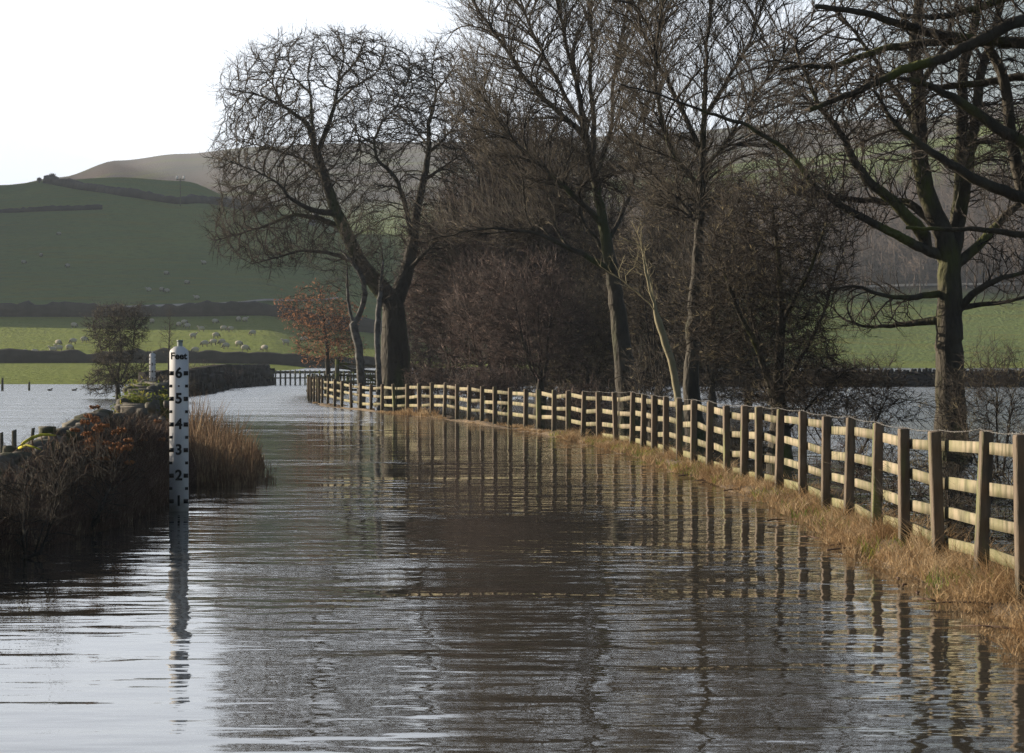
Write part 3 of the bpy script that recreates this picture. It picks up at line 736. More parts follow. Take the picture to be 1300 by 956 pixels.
DENS = 4.5
STEP = 0.66
TWN = 1.5
def tree(name, label, cat, d, paths, blobs, R0, step=0.35, infl=3.0, killf=1.6, iters=160, trop=(0, 0, .1), inertia=.6, wob=.25, seed=1,
         r0=0.011, thr=0.035, tw_len=(.5, .9), tw_r=0.007, tw_n=2, sub=2, subsub=0, tw_up=.2, spread=.7, trunk='bark', twig='twig', group=None, leaves=None, tw_rmax=.03, flare=1.5, expn=2.3, ktrunk=9, part='crown', lfmax=1e9, dens=1.0, limb_r=None, tw_curve=.25, subang=.8, lobes=True):
    rng = np.random.default_rng(seed)
    base = P(paths[0][0][0], paths[0][0][1], d); base[2] = -0.3
    pp = []
    for q in paths:
        pts = [P(a, b, d + (c if c else 0)) for a, b, c in q]
        pp.append({'pts': pts})
    pp[0]['pts'][0] = base
    attr = blob_points(d, [b[:6] + (int(b[6] * DENS * dens), b[7]) for b in blobs], rng, lobes)
    attr = attr[attr[:, 2] > 0.15]
    step = step * STEP
    pos, par, dr = colonize(pp, attr, step, infl, step * killf, iters, trop, inertia, wob, seed)
    rad, kids = radii(par, r0, R0, expn)
    if limb_r is not None:
        lf_ = np.zeros(len(pos)); lf_[kids == 0] = 1
        for i_ in range(len(pos) - 1, 0, -1): lf_[par[i_]] += lf_[i_]
        rad = r0 * lf_ ** (1 / 2.15)
        fixed = np.zeros(len(pos), bool)
        for m0, m1, *rr_ in spans(pos, pp, step, limb_r):
            rad[m0:m1] = np.interp(np.linspace(0, 1, m1 - m0), np.linspace(0, 1, len(rr_)), rr_); fixed[m0:m1] = True
        for i_ in range(1, len(pos)):
            if not fixed[i_]: rad[i_] = min(rad[i_], rad[par[i_]] * .82 if fixed[par[i_]] else rad[par[i_]])
    # keep traced limbs from being too thin at their ends and flare the root
    hgt = pos[:, 2] - 0.0
    rad = rad * np.where(rad > R0 * .55, 1 + (flare - 1) * np.exp(-np.maximum(hgt, 0) / 0.5), 1)
    root = thing(name, label, cat, (base[0], base[1], 0), group); org = np.array(root.location)
    idx = np.arange(1, len(pos))
    big = idx[rad[idx] > thr]; small = idx[rad[idx] <= thr]
    mb = MB(); edges_mesh(mb, pos - org, par, dr, rad, big, ktrunk); mb.build('trunk', M[trunk], root, smooth=True)
    mb = MB(); edges_mesh(mb, pos - org, par, dr, rad, small, 4)
    lf = np.zeros(len(pos)); kc = np.zeros(len(pos)); np.add.at(kc, par[par >= 0], 1); lf[kc == 0] = 1
    for i_ in range(len(pos) - 1, 0, -1):
        if par[i_] >= 0: lf[par[i_]] += lf[i_]
    thin = idx[(rad[idx] < tw_rmax) & (lf[idx] <= lfmax)]
    P0 = []; D = []; Ln = []
    tw_n = int(round(tw_n * TWN))
    for k in range(tw_n):
        j = thin if k < 1 else thin[rng.random(len(thin)) < .8]
        P0.append(pos[j] - org); D.append(dr[j] + rng.normal(0, spread, (len(j), 3)) * (0.4 if k == 0 else 1)); Ln.append(rng.uniform(*tw_len, len(j)))
    P0 = np.concatenate(P0); D = np.concatenate(D); Ln = np.concatenate(Ln)
    twigs_mesh(mb, P0, D, Ln, np.full(len(P0), tw_r) * rng.choice([.7, 1.0, 1.6], len(P0), p=[.5, .35, .15]), rng, curve=tw_curve, subang=subang, up=tw_up, sub=sub, subsub=subsub)
    mb.build(part, M[twig], root)
    if leaves:
        cen, rx, ry, n_, size = leaves['c'], leaves['rx'], leaves['ry'], leaves['n'], leaves['size']
        j = rng.choice(len(P0), n_); c = P0[j] + (D[j] / (np.linalg.norm(D[j], axis=1)[:, None] + 1e-9)) * (Ln[j] * rng.uniform(.1, 1, n_))[:, None] + rng.normal(0, .06, (n_, 3))
        leaf_cloud(c, size, rng, M[leaves['m']], root)
    print(name, 'nodes', len(pos), 'twigs', len(P0))
    return root

def leaf_cloud(c, size, rng, m, parent, name='foliage'):
    n = len(c); u = rng.normal(0, 1, (n, 3)); u /= np.linalg.norm(u, axis=1)[:, None]
    v = rng.normal(0, 1, (n, 3)); v -= (v * u).sum(1)[:, None] * u; v /= np.linalg.norm(v, axis=1)[:, None]
    s = (size * rng.uniform(.6, 1.3, n))[:, None]
    V = np.stack([c - u * s, c + v * s * .45, c + u * s, c - v * s * .45], 1).reshape(-1, 3)
    f = np.arange(n * 4)
    return mesh(name, V, f, np.full(n, 4), m, parent)

# --- big sycamore on the left
tree('bare_sycamore', 'large bare sycamore with thick forked trunk and broad dome at the row\'s left end', 'tree', 104,
  [[(503, 500, 0), (501, 440, 0), (499, 385, 0), (472, 353, -.3), (456, 333, -.5), (437, 290, -.6), (426, 268, -.5), (411, 222, -.3), (400, 188, 0)],
   [(499, 390, 0), (515, 350, .6), (523, 313, 1.0), (530, 262, 1.4), (540, 218, 1.6), (545, 188, 1.8), (543, 157, 2), (551, 135, 2), (554, 116, 2)],
   [(400, 188, 0), (391, 157, 0), (360, 135, -.5), (325, 119, -.8), (291, 113, -1)],
   [(400, 188, 0), (396, 150, .5), (394, 119, .8), (390, 90, 1), (396, 70, 1)],
   [(402, 195, 0), (413, 169, .3), (426, 132, 0), (429, 103, .3), (438, 70, .5), (430, 45, 1)],
   [(426, 132, 0), (450, 110, -.8), (480, 92, -1.2), (490, 60, -1.5)],
   [(523, 300, 1), (512, 250, .6), (501, 222, .2), (479, 205, 0), (474, 182, 0), (482, 157, 0), (504, 135, 0), (517, 107, 0), (520, 80, 0)],
   [(474, 182, 0), (455, 172, 1.2), (440, 150, 1.6)],
   [(430, 272, -.5), (400, 268, -1.2), (385, 262, -1.5), (363, 248, -2), (355, 232, -2), (320, 215, -2.5), (290, 205, -3)],
   [(437, 290, -.6), (400, 275, .2), (370, 272, .5), (335, 288, .8), (306, 296, 1), (275, 305, 1)],
   [(456, 333, -.5), (415, 320, -1.5), (380, 318, -2), (340, 330, -2), (320, 335, -2)],
   [(411, 222, -.3), (380, 200, 1), (350, 190, 1.5), (310, 180, 2)],
   [(554, 116, 2), (548, 90, 2.5), (552, 65, 2.8)], [(554, 116, 2), (570, 95, 1.4), (582, 75, 1.2)],
   [(545, 188, 1.8), (525, 160, 2.8), (512, 120, 3)], [(545, 195, 1.8), (570, 170, 1.8), (590, 140, 1.8)], [(540, 228, 1.6), (580, 200, 1), (610, 180, .8)],
   [(360, 135, -.5), (345, 105, -.2), (350, 75, 0)], [(394, 119, .8), (370, 95, 1.4), (365, 65, 1.6)], [(429, 103, .3), (455, 75, .8), (462, 50, 1)],
   [(517, 345, .6), (560, 300, -.5), (595, 270, -1)]],
  [(420, 125, 150, 92, 4.2, 0, 1500, .45), (350, 200, 88, 75, 3.5, 0, 700, .4), (490, 125, 70, 78, 3.2, 1, 420, .3), (345, 290, 88, 55, 3.2, 0, 500, .3), (450, 230, 80, 80, 3, 1, 260, 0),
   (555, 125, 66, 74, 3.5, 2, 620, .4), (590, 190, 60, 70, 3, 2, 350, .2), (560, 290, 60, 60, 2.5, 0, 220, 0)],
  0.62, step=.30, infl=3.0, killf=1.55, wob=.26, inertia=.75, seed=4, r0=.012, thr=.05, tw_len=(.35, .75), tw_r=.0085, tw_n=1.6, sub=3, tw_up=.3, tw_curve=.14, subang=.55, lfmax=8, dens=.62, lobes=False, group='bare trees behind the fence',
  limb_r=[(.66, .60, .42, .28, .22, .17), (.36, .25, .17, .10, .05), (.12, .08, .04, .02), (.09, .05, .03), (.12, .08, .04, .02), (.06, .03, .02), (.11, .09, .06, .03, .02), (.05, .02), (.14, .10, .06, .03, .02), (.13, .09, .05, .025), (.11, .07, .04, .02), (.08, .04, .02),
          (.045, .02), (.045, .02), (.06, .03, .02), (.06, .03, .02), (.07, .03, .02), (.05, .02), (.05, .02), (.05, .02), (.10, .05, .02)])
# --- birch and a slim neighbour in front of the big trunk
tree('silver_birch', 'slim tree with a white lower trunk left of the big forked sycamore', 'tree', 99,
  [[(459, 505, 0), (458, 470, 0), (455, 440, 0), (449, 415, 0), (445, 400, 0), (441, 370, 0), (440, 330, 0)], [(449, 412, 0), (458, 396, 0), (464, 375, -.2), (460, 350, -.3), (440, 325, -.3), (432, 318, 0)]],
  [(438, 330, 38, 55, 1.5, 0, 220, 0), (460, 300, 30, 50, 1.5, 0, 100, 0)], 0.16, step=.28, seed=12, r0=.008, thr=.03, tw_len=(.4, .7), tw_r=.007, tw_n=1, sub=2, trunk='bark_pale', twig='twig_dark', group='bare trees behind the fence', flare=1.1)
tree('young_ash', 'thin straight bare tree with a grey trunk touching the big forked trunk', 'tree', 98,
  [[(482, 505, 0), (480, 460, 0), (478, 420, 0), (482, 380, 0), (486, 330, 0)]],
  [(482, 340, 26, 60, 1.3, 0, 160, 0)], 0.11, step=.28, seed=13, r0=.008, thr=.03, tw_len=(.4, .7), tw_r=.007, tw_n=1, sub=2, trunk='bark_pale', twig='twig_dark', group='bare trees behind the fence', flare=1.1)
# --- russet beech
tree('beech_sapling', 'young beech still holding russet orange leaves left of the white-trunked tree', 'tree', 150,
  [[(418, 490, 0), (415, 440, 0), (410, 400, 0), (405, 360, 0)]],
  [(408, 412, 52, 42, 2.2, 0, 300, 0), (425, 440, 45, 26, 1.8, 0, 160, 0), (378, 392, 30, 22, 1.2, 0, 90, 0)], 0.14, step=.3, seed=14, r0=.010, thr=.03, tw_len=(.4, .7), tw_r=.008, tw_n=2, sub=1, twig='twig_warm', group='bare trees behind the fence',
  leaves=dict(c=0, rx=0, ry=0, n=2700, size=.085, m='leaf_russet'))

# --- reddish scrub trees in the middle
MIDG = 'reddish scrub trees in the middle of the row'
def scrub(label, px, d, h_px, w_px, cy, seed, n=700, twig='twig_red', R0=.12, lean=0, stems=6, basey=None, tn=3, name='hawthorn_tree', **kw):
    by = HZ + CAMZ * F / d + 6
    rngs = np.random.default_rng(seed)
    paths = [[(px, by, 0), (px + lean * .2, (by + cy) / 2 + 20, 0), (px + lean * .6, cy + 10, 0)]]
    for k in range(stems):
        sx = rngs.uniform(-1, 1) * w_px * .5; paths.append([(px + lean * .1, by - 25 - 10 * k, 0), (px + sx * .5, (by + cy) / 2, rngs.uniform(-.8, .8)), (px + sx, cy - h_px * .1, rngs.uniform(-1.5, 1.5))])
    s = d / F
    a = dict(step=.30, infl=2.6, wob=.28, inertia=.6, r0=.011, thr=.04, tw_len=(.35, .85), tw_curve=.16, subang=.6, dens=.75, tw_r=.0085 * max(1, d / 85), tw_n=tn, sub=3, tw_up=.15, spread=.9)
    a.update(kw)
    return tree(name, label, 'tree', d, paths, [(px + lean, cy, w_px, h_px, w_px * s * .8, 0, n, .1), (px + lean * .4, cy + h_px * .75, w_px * .9, h_px * .55, w_px * s * .7, 0, int(n * .6), 0)], R0, seed=seed, twig=twig, group=a.pop('group', MIDG), **a)
scrub('reddish bare thorn tree filling the space right of the big forked trunk', 575, 112, 100, 72, 330, 21, 900)
scrub('purple-brown twiggy tree in the centre of the row with an arched top', 640, 100, 115, 75, 300, 22, 1100)
scrub('low multi-stemmed thorn with dark crossing stems behind the middle of the long fence', 686, 88, 70, 72, 395, 23, 800, stems=5, R0=.17)
scrub('dense brown thorn tree behind the two tall central trunks', 735, 105, 115, 75, 320, 24, 1000, twig='twig_warm')
scrub('shadowy brown thorn tree between the two tall central trunks', 835, 92, 110, 65, 340, 25, 1000, twig='twig_warm')
scrub('tall purple-brown tree top showing left of the tallest central crown', 625, 118, 90, 60, 190, 26, 800, R0=.25)
scrub('brown thorn tree in the gap before the round dark hawthorn', 905, 84, 110, 60, 350, 27, 900, twig='twig_warm')
scrub('low twiggy bush of olive twigs at the foot of the two tall central trunks', 828, 66, 55, 38, 480, 28, 500, twig='twig_warm', stems=4, R0=.08, name='thorn_bush', tw_len=(.25, .5))

scrub('reddish bare tree closing the gap behind the second sycamore', 545, 135, 95, 62, 385, 121, 700)
scrub('dark brown thorn tree behind the low multi-stemmed thorn', 700, 125, 120, 85, 370, 122, 1100, twig='twig_warm')
scrub('broad brown thorn tree behind the pale leaning sapling', 800, 118, 110, 85, 390, 123, 1000, twig='twig_warm')
scrub('broad dark thorn tree behind the round hawthorn', 950, 104, 105, 85, 400, 124, 1000, twig='twig_warm')
scrub('low reddish thorn tree in front of the purple-brown one', 622, 92, 75, 60, 410, 125, 700)
scrub('brown thorn tree top between the two tallest central crowns', 860, 110, 100, 70, 250, 126, 800, twig='twig_warm')
scrub('brown thorn tree filling the space right of the tallest central trunk', 745, 95, 80, 60, 430, 127, 700, twig='twig_warm')
scrub('thin brown tree top behind the left-hand limbs of the tallest ash', 690, 130, 90, 70, 210, 128, 700, twig='twig_red')
# --- tall ashes with tops beyond the picture
AG = dict(step=.40, infl=3.6, trop=(0, 0, .5), inertia=1.5, wob=.12, r0=.010, thr=.04, tw_len=(.7, 1.5), tw_r=.0072, tw_n=1.4, sub=3, tw_up=.5, spread=.35, tw_curve=.12, subang=.45, dens=1.25, lfmax=30, lobes=False, group='bare trees behind the fence')
tree('bare_ash', 'tall central bare tree with straight rising limbs fanning left over the sky', 'tree', 72,
  [[(800, 545, 0), (797, 500, 0), (790, 440, 0), (780, 360, 0), (765, 280, 0), (752, 215, 0), (744, 175, 0), (737, 125, 0), (725, 78, 0), (713, 31, 0), (700, -40, 0)],
   [(752, 205, 0), (755, 150, .6), (747, 110, .8), (753, 60, 1), (750, 0, 1), (745, -60, 1)],
   [(744, 172, 0), (703, 138, -.5), (672, 107, -.8), (638, 56, -1), (609, 16, -1.2), (590, -20, -1.3)],
   [(742, 160, 0), (725, 140, .3), (703, 94, .8), (678, 47, 1.1), (662, 5, 1.2), (645, -50, 1.3)],
   [(755, 225, 0), (776, 169, .3), (779, 94, .5), (788, 47, .8), (805, -30, 1)],
   [(765, 285, 0), (720, 240, -.8), (680, 205, -1.2), (640, 165, -1.5), (610, 120, -1.5)],
   [(778, 345, 0), (720, 312, -.6), (668, 292, -1), (602, 290, -1.2), (548, 304, -1.4)],
   [(770, 310, 0), (800, 250, .8), (815, 180, 1), (825, 110, 1)],
   [(775, 330, 0), (735, 275, .6), (690, 235, 1.3), (650, 215, 1.8)]],
  [(695, 20, 115, 150, 3.0, 0, 1700, .1), (640, 120, 62, 110, 2.5, 0, 600, 0), (785, 50, 65, 150, 2.6, 0, 850, 0), (720, 210, 90, 60, 2.5, 0, 450, 0), (640, 290, 90, 25, 1.5, 0, 160, 0)],
  0.34, seed=31, limb_r=[(.33, .27, .20, .13, .09, .05, .025), (.08, .05, .02), (.08, .05, .02), (.07, .04, .02), (.07, .04, .02), (.09, .05, .02), (.09, .06, .03, .02), (.07, .04, .02), (.07, .04, .02)], **AG)
tree('bare_ash', 'second tall central bare tree whose upright limbs leave the top of the picture', 'tree', 57,
  [[(886, 565, 0), (877, 500, 0), (880, 400, 0), (888, 300, 0), (892, 200, 0), (895, 120, 0), (897, 60, 0), (905, -30, 0)],
   [(892, 195, 0), (870, 150, .4), (845, 100, .6), (822, 55, .8), (802, 0, .9), (790, -40, 1)],
   [(890, 240, 0), (855, 200, -.5), (838, 150, -.8), (830, 90, -1), (838, 30, -1), (845, -40, -1)],
   [(894, 150, 0), (925, 100, .4), (955, 50, .7), (975, -20, .9)],
   [(891, 220, 0), (930, 170, -.4), (960, 120, -.7), (1000, 60, -1)],
   [(889, 290, 0), (860, 250, .5), (820, 215, .9), (790, 190, 1)]],
  [(885, 20, 125, 150, 2.3, 0, 1700, .1), (830, 130, 60, 100, 1.8, 0, 450, 0), (960, 110, 70, 110, 1.8, 0, 600, 0), (880, 230, 70, 60, 1.8, 0, 350, 0)],
  0.23, seed=32, limb_r=[(.21, .17, .13, .10, .07, .04, .02), (.06, .04, .02), (.06, .04, .02), (.05, .03, .015), (.05, .03, .015), (.05, .03, .015)], **{**AG, 'tw_r': .0058, 'step': .33, 'tw_len': (.55, 1.15), 'r0': .008})
tree('leaning_sapling', 'thin pale leaning sapling in front of the dark central trunks', 'tree', 53,
  [[(866, 575, 0), (864, 530, 0), (856, 475, 0), (845, 435, 0), (832, 395, 0), (820, 345, 0), (813, 305, 0)],
   [(832, 393, 0), (806, 368, -.2), (780, 350, -.3), (762, 338, -.4)], [(836, 405, 0), (826, 360, .2), (818, 320, .3)]],
  [(812, 330, 26, 40, .5, 0, 70, 0)], 0.075, step=.25, seed=33, r0=.008, thr=.014, tw_len=(.2, .45), tw_r=.004, tw_n=1, sub=1, trunk='bark_sapling', twig='bark_sapling', group='bare trees behind the fence', flare=1.0)
# --- round hawthorn
tree('hawthorn_tree', 'round dense dark hawthorn behind the fence left of the right-hand trunk', 'tree', 46,
  [[(990, 595, 0), (990, 540, 0), (988, 480, 0), (992, 400, 0), (988, 320, 0), (980, 260, 0)],
   [(990, 500, 0), (1020, 450, .3), (1045, 400, .5), (1060, 350, .6)], [(990, 520, 0), (960, 440, -.2), (930, 380, -.3), (915, 330, -.3)],
   [(989, 545, 0), (970, 470, .5), (955, 400, .7), (945, 340, .8)], [(992, 410, 0), (1030, 340, -.5), (1050, 280, -.8)], [(990, 560, 0), (1040, 500, -.3), (1075, 470, -.5)]],
  [(985, 340, 100, 145, 1.5, 0, 2100, .1), (1010, 460, 75, 70, 1.1, 0, 600, 0), (925, 400, 50, 90, 1.0, 0, 450, 0)],
  0.17, step=.19, infl=1.6, wob=.42, inertia=.35, seed=41, r0=.007, thr=.022, tw_len=(.15, .42), tw_r=.0050, tw_n=3, sub=3, tw_up=.1, spread=1.0, trunk='bark_moss', twig='twig_warm', group='bare trees behind the fence')
# --- right-hand sycamore
tree('bare_sycamore', 'thick-trunked bare tree on the right with two stems rising from one fork', 'tree', 47,
  [[(1209, 590, 0), (1207, 500, 0), (1205, 420, 0), (1207, 350, 0), (1200, 300, 0), (1180, 258, 0), (1169, 215, 0), (1167, 165, 0), (1166, 105, 0), (1160, 55, 0), (1167, 15, 0), (1170, -50, 0)],
   [(1206, 330, 0), (1216, 290, .2), (1219, 226, .3), (1221, 173, .3), (1222, 88, .4), (1240, 20, .5), (1245, -40, .5)],
   [(1216, 290, .2), (1228, 220, -.3), (1234, 180, -.4), (1246, 90, -.5), (1270, 20, -.6), (1275, -40, -.6)],
   [(1190, 325, 0), (1140, 300, -.4), (1101, 279, -.6), (1069, 263, -.7), (1035, 238, -.8), (1000, 191, -.9), (948, 158, -1), (892, 141, -1.1), (838, 120, -1.2), (788, 107, -1.3)],
   [(1180, 305, 0), (1165, 291, -.3), (1138, 258, -.4), (1097, 226, -.5), (1076, 189, -.6), (1069, 168, -.6), (1040, 140, -.7), (1010, 60, -.8)],
   [(1200, 300, 0), (1157, 256, .4), (1127, 256, .6), (1058, 251, .8), (1005, 246, 1)],
   [(1167, 165, 0), (1140, 120, .4), (1100, 60, .7), (1060, 10, .8)],
   [(1200, 372, 0), (1151, 379, -.4), (1113, 374, -.6), (1088, 360, -.7), (1053, 368, -.8)],
   [(1197, 405, 0), (1138, 413, .3), (1100, 416, .5), (1075, 407, .6)],
   [(1212, 400, 0), (1232, 375, -.2), (1264, 353, -.4), (1300, 347, -.5), (1330, 335, -.5)],
   [(1210, 395, 0), (1240, 386, .3), (1276, 385, .4), (1310, 374, .4)],
   [(1207, 345, 0), (1251, 303, .2), (1283, 266, .3), (1310, 250, .3)],
   [(1166, 110, 0), (1200, 60, .3), (1215, 0, .4)]],
  [(1150, 60, 150, 120, 1.8, 0, 1000, 0), (1040, 130, 110, 110, 1.5, 0, 700, 0), (1090, 230, 90, 70, 1.2, 0, 260, 0), (1100, 390, 70, 40, .8, 0, 150, 0), (1250, 150, 80, 120, 1.4, 0, 420, 0), (1275, 330, 50, 60, .8, 0, 140, 0)],
  0.27, step=.24, infl=1.8, wob=.22, inertia=.7, seed=51, r0=.0085, thr=.025, tw_len=(.2, .55), tw_r=.0055, tw_n=1.2, sub=3, tw_up=.35, spread=.8, trunk='bark_moss', twig='twig_dark', group='bare trees behind the fence', tw_curve=.15, subang=.6, dens=2.4, lobes=False,
  limb_r=[(.27, .265, .25, .20, .16, .14, .11, .07), (.17, .12, .10, .09, .06), (.13, .10, .09, .07, .05), (.10, .075, .06, .045, .035, .022, .012), (.13, .10, .08, .06, .04, .02), (.09, .06, .03), (.07, .04, .02), (.07, .045, .03, .015), (.08, .05, .03, .02), (.08, .06, .04, .03), (.06, .04, .025), (.10, .08, .06), (.06, .03)])
# --- overhanging tree whose trunk stands just outside on the right
tree('overhanging_sycamore', 'mossy overhanging tree whose broken limbs reach in at the upper right', 'tree', 31,
  [[(1440, 690, 0), (1425, 560, 0), (1410, 420, 0), (1395, 300, 0), (1385, 200, 0), (1390, 90, 0), (1400, -60, 0)],
   [(1392, 300, 0), (1345, 306, -.3), (1300, 298, -.4), (1240, 290, -.4), (1200, 292, -.4), (1150, 289, -.4)],
   [(1385, 230, 0), (1300, 182, -.3), (1267, 163, -.4), (1220, 129, -.4), (1179, 107, -.4), (1154, 101, -.4)],
   [(1392, 330, 0), (1320, 290, .3), (1298, 241, .4), (1283, 170, .4), (1275, 94, .4), (1255, 62, .4)],
   [(1385, 80, 0), (1300, 55, .2), (1232, 50, .3), (1176, 41, .4), (1145, 31, .4), (1100, 16, .4), (1035, 8, .4)],
   [(1385, 40, 0), (1300, 22, -.5), (1264, 40, -.6), (1201, 72, -.6), (1145, 88, -.6), (1100, 110, -.6), (1060, 127, -.6), (1028, 139, -.6)],
   [(1232, 50, .3), (1170, 55, .5), (1126, 60, .6), (1082, 76, .6), (1053, 88, .6), (1020, 80, .6), (991, 89, .6)],
   [(1385, 130, 0), (1300, 94, .5), (1264, 104, .6), (1201, 110, .6)],
   [(1392, 280, 0), (1300, 251, -.6), (1254, 235, -.7), (1219, 217, -.7), (1161, 178, -.7), (1134, 157, -.7), (1113, 119, -.7)],
   [(1385, 0, 0), (1300, -10, .2), (1240, 10, .2), (1200, 22, .2), (1150, 20, .2)]],
  [(1230, 40, 130, 80, 1.0, 0, 420, 0), (1120, 130, 120, 80, .9, 0, 360, 0), (1270, 200, 60, 80, .8, 0, 160, 0)],
  0.30, step=.16, infl=1.1, wob=.22, inertia=.9, seed=61, r0=.0058, thr=.016, dens=1.3, tw_len=(.12, .38), tw_r=.0038, tw_n=1.2, sub=2, tw_up=.4, trunk='bark_moss', twig='twig_dark', group='bare trees behind the fence', expn=2.3, tw_rmax=.02,
  limb_r=[(.30, .28, .25, .20), (.06, .045, .03, .02), (.095, .08, .06, .03), (.085, .08, .06), (.085, .07, .05, .03), (.085, .072, .055, .028), (.05, .045, .035, .018), (.06, .05, .04), (.09, .075, .05, .02), (.06, .045, .03)], tw_curve=.15, subang=.6)

# --- left bush and thin sapling by it
tree('thorn_bush', 'bare dark thorn bush beside the far small depth gauge on the left', 'bush', 128,
  [[(150, 512, 0), (150, 480, 0), (155, 440, 0), (150, 405, 0)], [(150, 495, 0), (130, 450, 0), (118, 410, 0)], [(150, 490, 0), (168, 450, 0), (172, 410, 0)], [(151, 500, 0), (140, 465, .6), (138, 420, .8)], [(151, 490, 0), (180, 470, 0), (188, 450, 0)]],
  [(150, 428, 38, 54, 1.5, 0, 420, 0), (148, 480, 44, 26, 1.5, 0, 260, 0)], 0.10, step=.24, infl=2.2, wob=.4, inertia=.4, seed=71, r0=.012, thr=.04, tw_len=(.25, .55), tw_r=.0095, tw_n=3, sub=2, spread=.9, twig='twig_warm', tw_up=.3)
tree('bare_sapling', 'faint thin bare sapling right of the dark bush and the far gauge', 'tree', 140,
  [[(214, 500, 0), (214, 460, 0), (215, 425, 0), (216, 395, 0)]], [(214, 425, 13, 34, .6, 0, 60, 0)], 0.045, step=.25, seed=72, r0=.009, thr=.03, tw_len=(.25, .5), tw_r=.007, tw_n=1, sub=1)

# --- low thorn scrub behind the near fence
HG = 'thorn scrub behind the near fence'
def bush(label, px, d, cy, rx, ry, seed, n=500, rd=None, twig='twig_warm', lean=0, name='thorn_bush', rel=1.0, **kw):
    by = HZ + CAMZ * F / d + 6; rg = np.random.default_rng(seed)
    paths = [[(px, by, 0), (px + lean * .3, (by + cy) / 2, 0), (px + lean, cy, 0)]]
    for k in range(5):
        a = rg.uniform(-1, 1); paths.append([(px + a * rx * .3, by - 4, rg.uniform(-.3, .3)), (px + a * rx * .6 + lean * .5, (by + cy) / 2, rg.uniform(-.4, .4)), (px + a * rx * .95 + lean, cy - ry * rg.uniform(0, .6), rg.uniform(-.6, .6))])
    s = d / F
    a = dict(step=.15, infl=1.3, wob=.45, inertia=.4, r0=.004, thr=.012, tw_len=(.15, .42), tw_r=.0030 * max(1, d / 35), tw_n=2, sub=2, tw_up=.12, spread=.9, trunk='twig_dark', flare=1.0)
    a.update(kw)
    return tree(name, label, 'bush', d, paths, [(px + lean, cy, rx, ry, rd or rx * s * .6, 0, n, 0)], .035, seed=seed, twig=twig, group=HG, **a)
bush('tangled thorn scrub seen through the rails of the nearest bay on the right', 1300, 22.5, 655, 85, 95, 81, 2600, rd=.5)
bush('dark thorn scrub behind the second and third nearest bays', 1205, 25.5, 645, 70, 85, 82, 2200, rd=.5)
bush('dark thorn scrub behind the fence below the right-hand trunk', 1135, 29.5, 628, 58, 68, 83, 1700, rd=.5)
bush('thorn scrub with red-brown twigs behind the fence left of the right-hand trunk', 1070, 35, 610, 50, 56, 84, 1400, rd=.5, twig='twig_red')
bush('wide dark bush with drooping twigs over the flood left of the right-hand trunk', 1075, 50, 505, 95, 50, 85, 1300, rd=.9, twig='twig_dark', tw_r=.005)
bush('arching bramble and briar tangle right of the right-hand trunk', 1262, 40, 515, 62, 75, 86, 1300, rd=.7, twig='twig_warm', lean=-10)
bush('low twiggy scrub in the flood near the foot of the round hawthorn', 965, 47, 560, 55, 35, 87, 420, rd=.6)
bush('low brown scrub behind the fence between the two tall trunks and the stile', 742, 68, 515, 38, 26, 88, 300, rd=.7, twig='twig_red')
bush('dead brown scrub behind the fence right of the big forked trunk', 620, 86, 492, 50, 22, 89, 320, rd=.8, twig='twig_red', tw_r=.0075)
bush('dead brown scrub behind the fence below the reddish thorn trees', 555, 96, 488, 40, 22, 90, 260, rd=.8, twig='twig_red', tw_r=.0075)

# ------------------------------------------------------------------ grass, reeds, stalks
def blades(P0, H, W, lean, rng, droop=0.35, two=True):
    """curved tapering blades, vectorised; returns verts, faces, sizes"""
    n = len(P0); a = rng.uniform(0, 2 * math.pi, n)
    side = np.stack([np.cos(a), np.sin(a), np.zeros(n)], 1)
    b = rng.uniform(0, 2 * math.pi, n); ld = np.stack([np.cos(b), np.sin(b), np.zeros(n)], 1) * (lean * rng.uniform(.2, 1, n))[:, None]
    up = np.array([0, 0, 1.0])
    P1 = P0 + H[:, None] * .5 * (up + ld * .6); P2 = P1 + H[:, None] * .5 * (up * (1 - droop * rng.random(n))[:, None] + ld * 1.6)
    w_ = (W / 2)[:, None]
    V = np.stack([P0 - side * w_, P0 + side * w_, P1 + side * w_ * .8, P1 - side * w_ * .8, P2], 1).reshape(-1, 3)
    base = (np.arange(n) * 5)[:, None]
    f4 = base + np.array([0, 1, 2, 3]); f3 = base + np.array([3, 2, 4])
    return V, np.concatenate([f4.ravel(), f3.ravel()]), np.concatenate([np.full(n, 4), np.full(n, 3)])

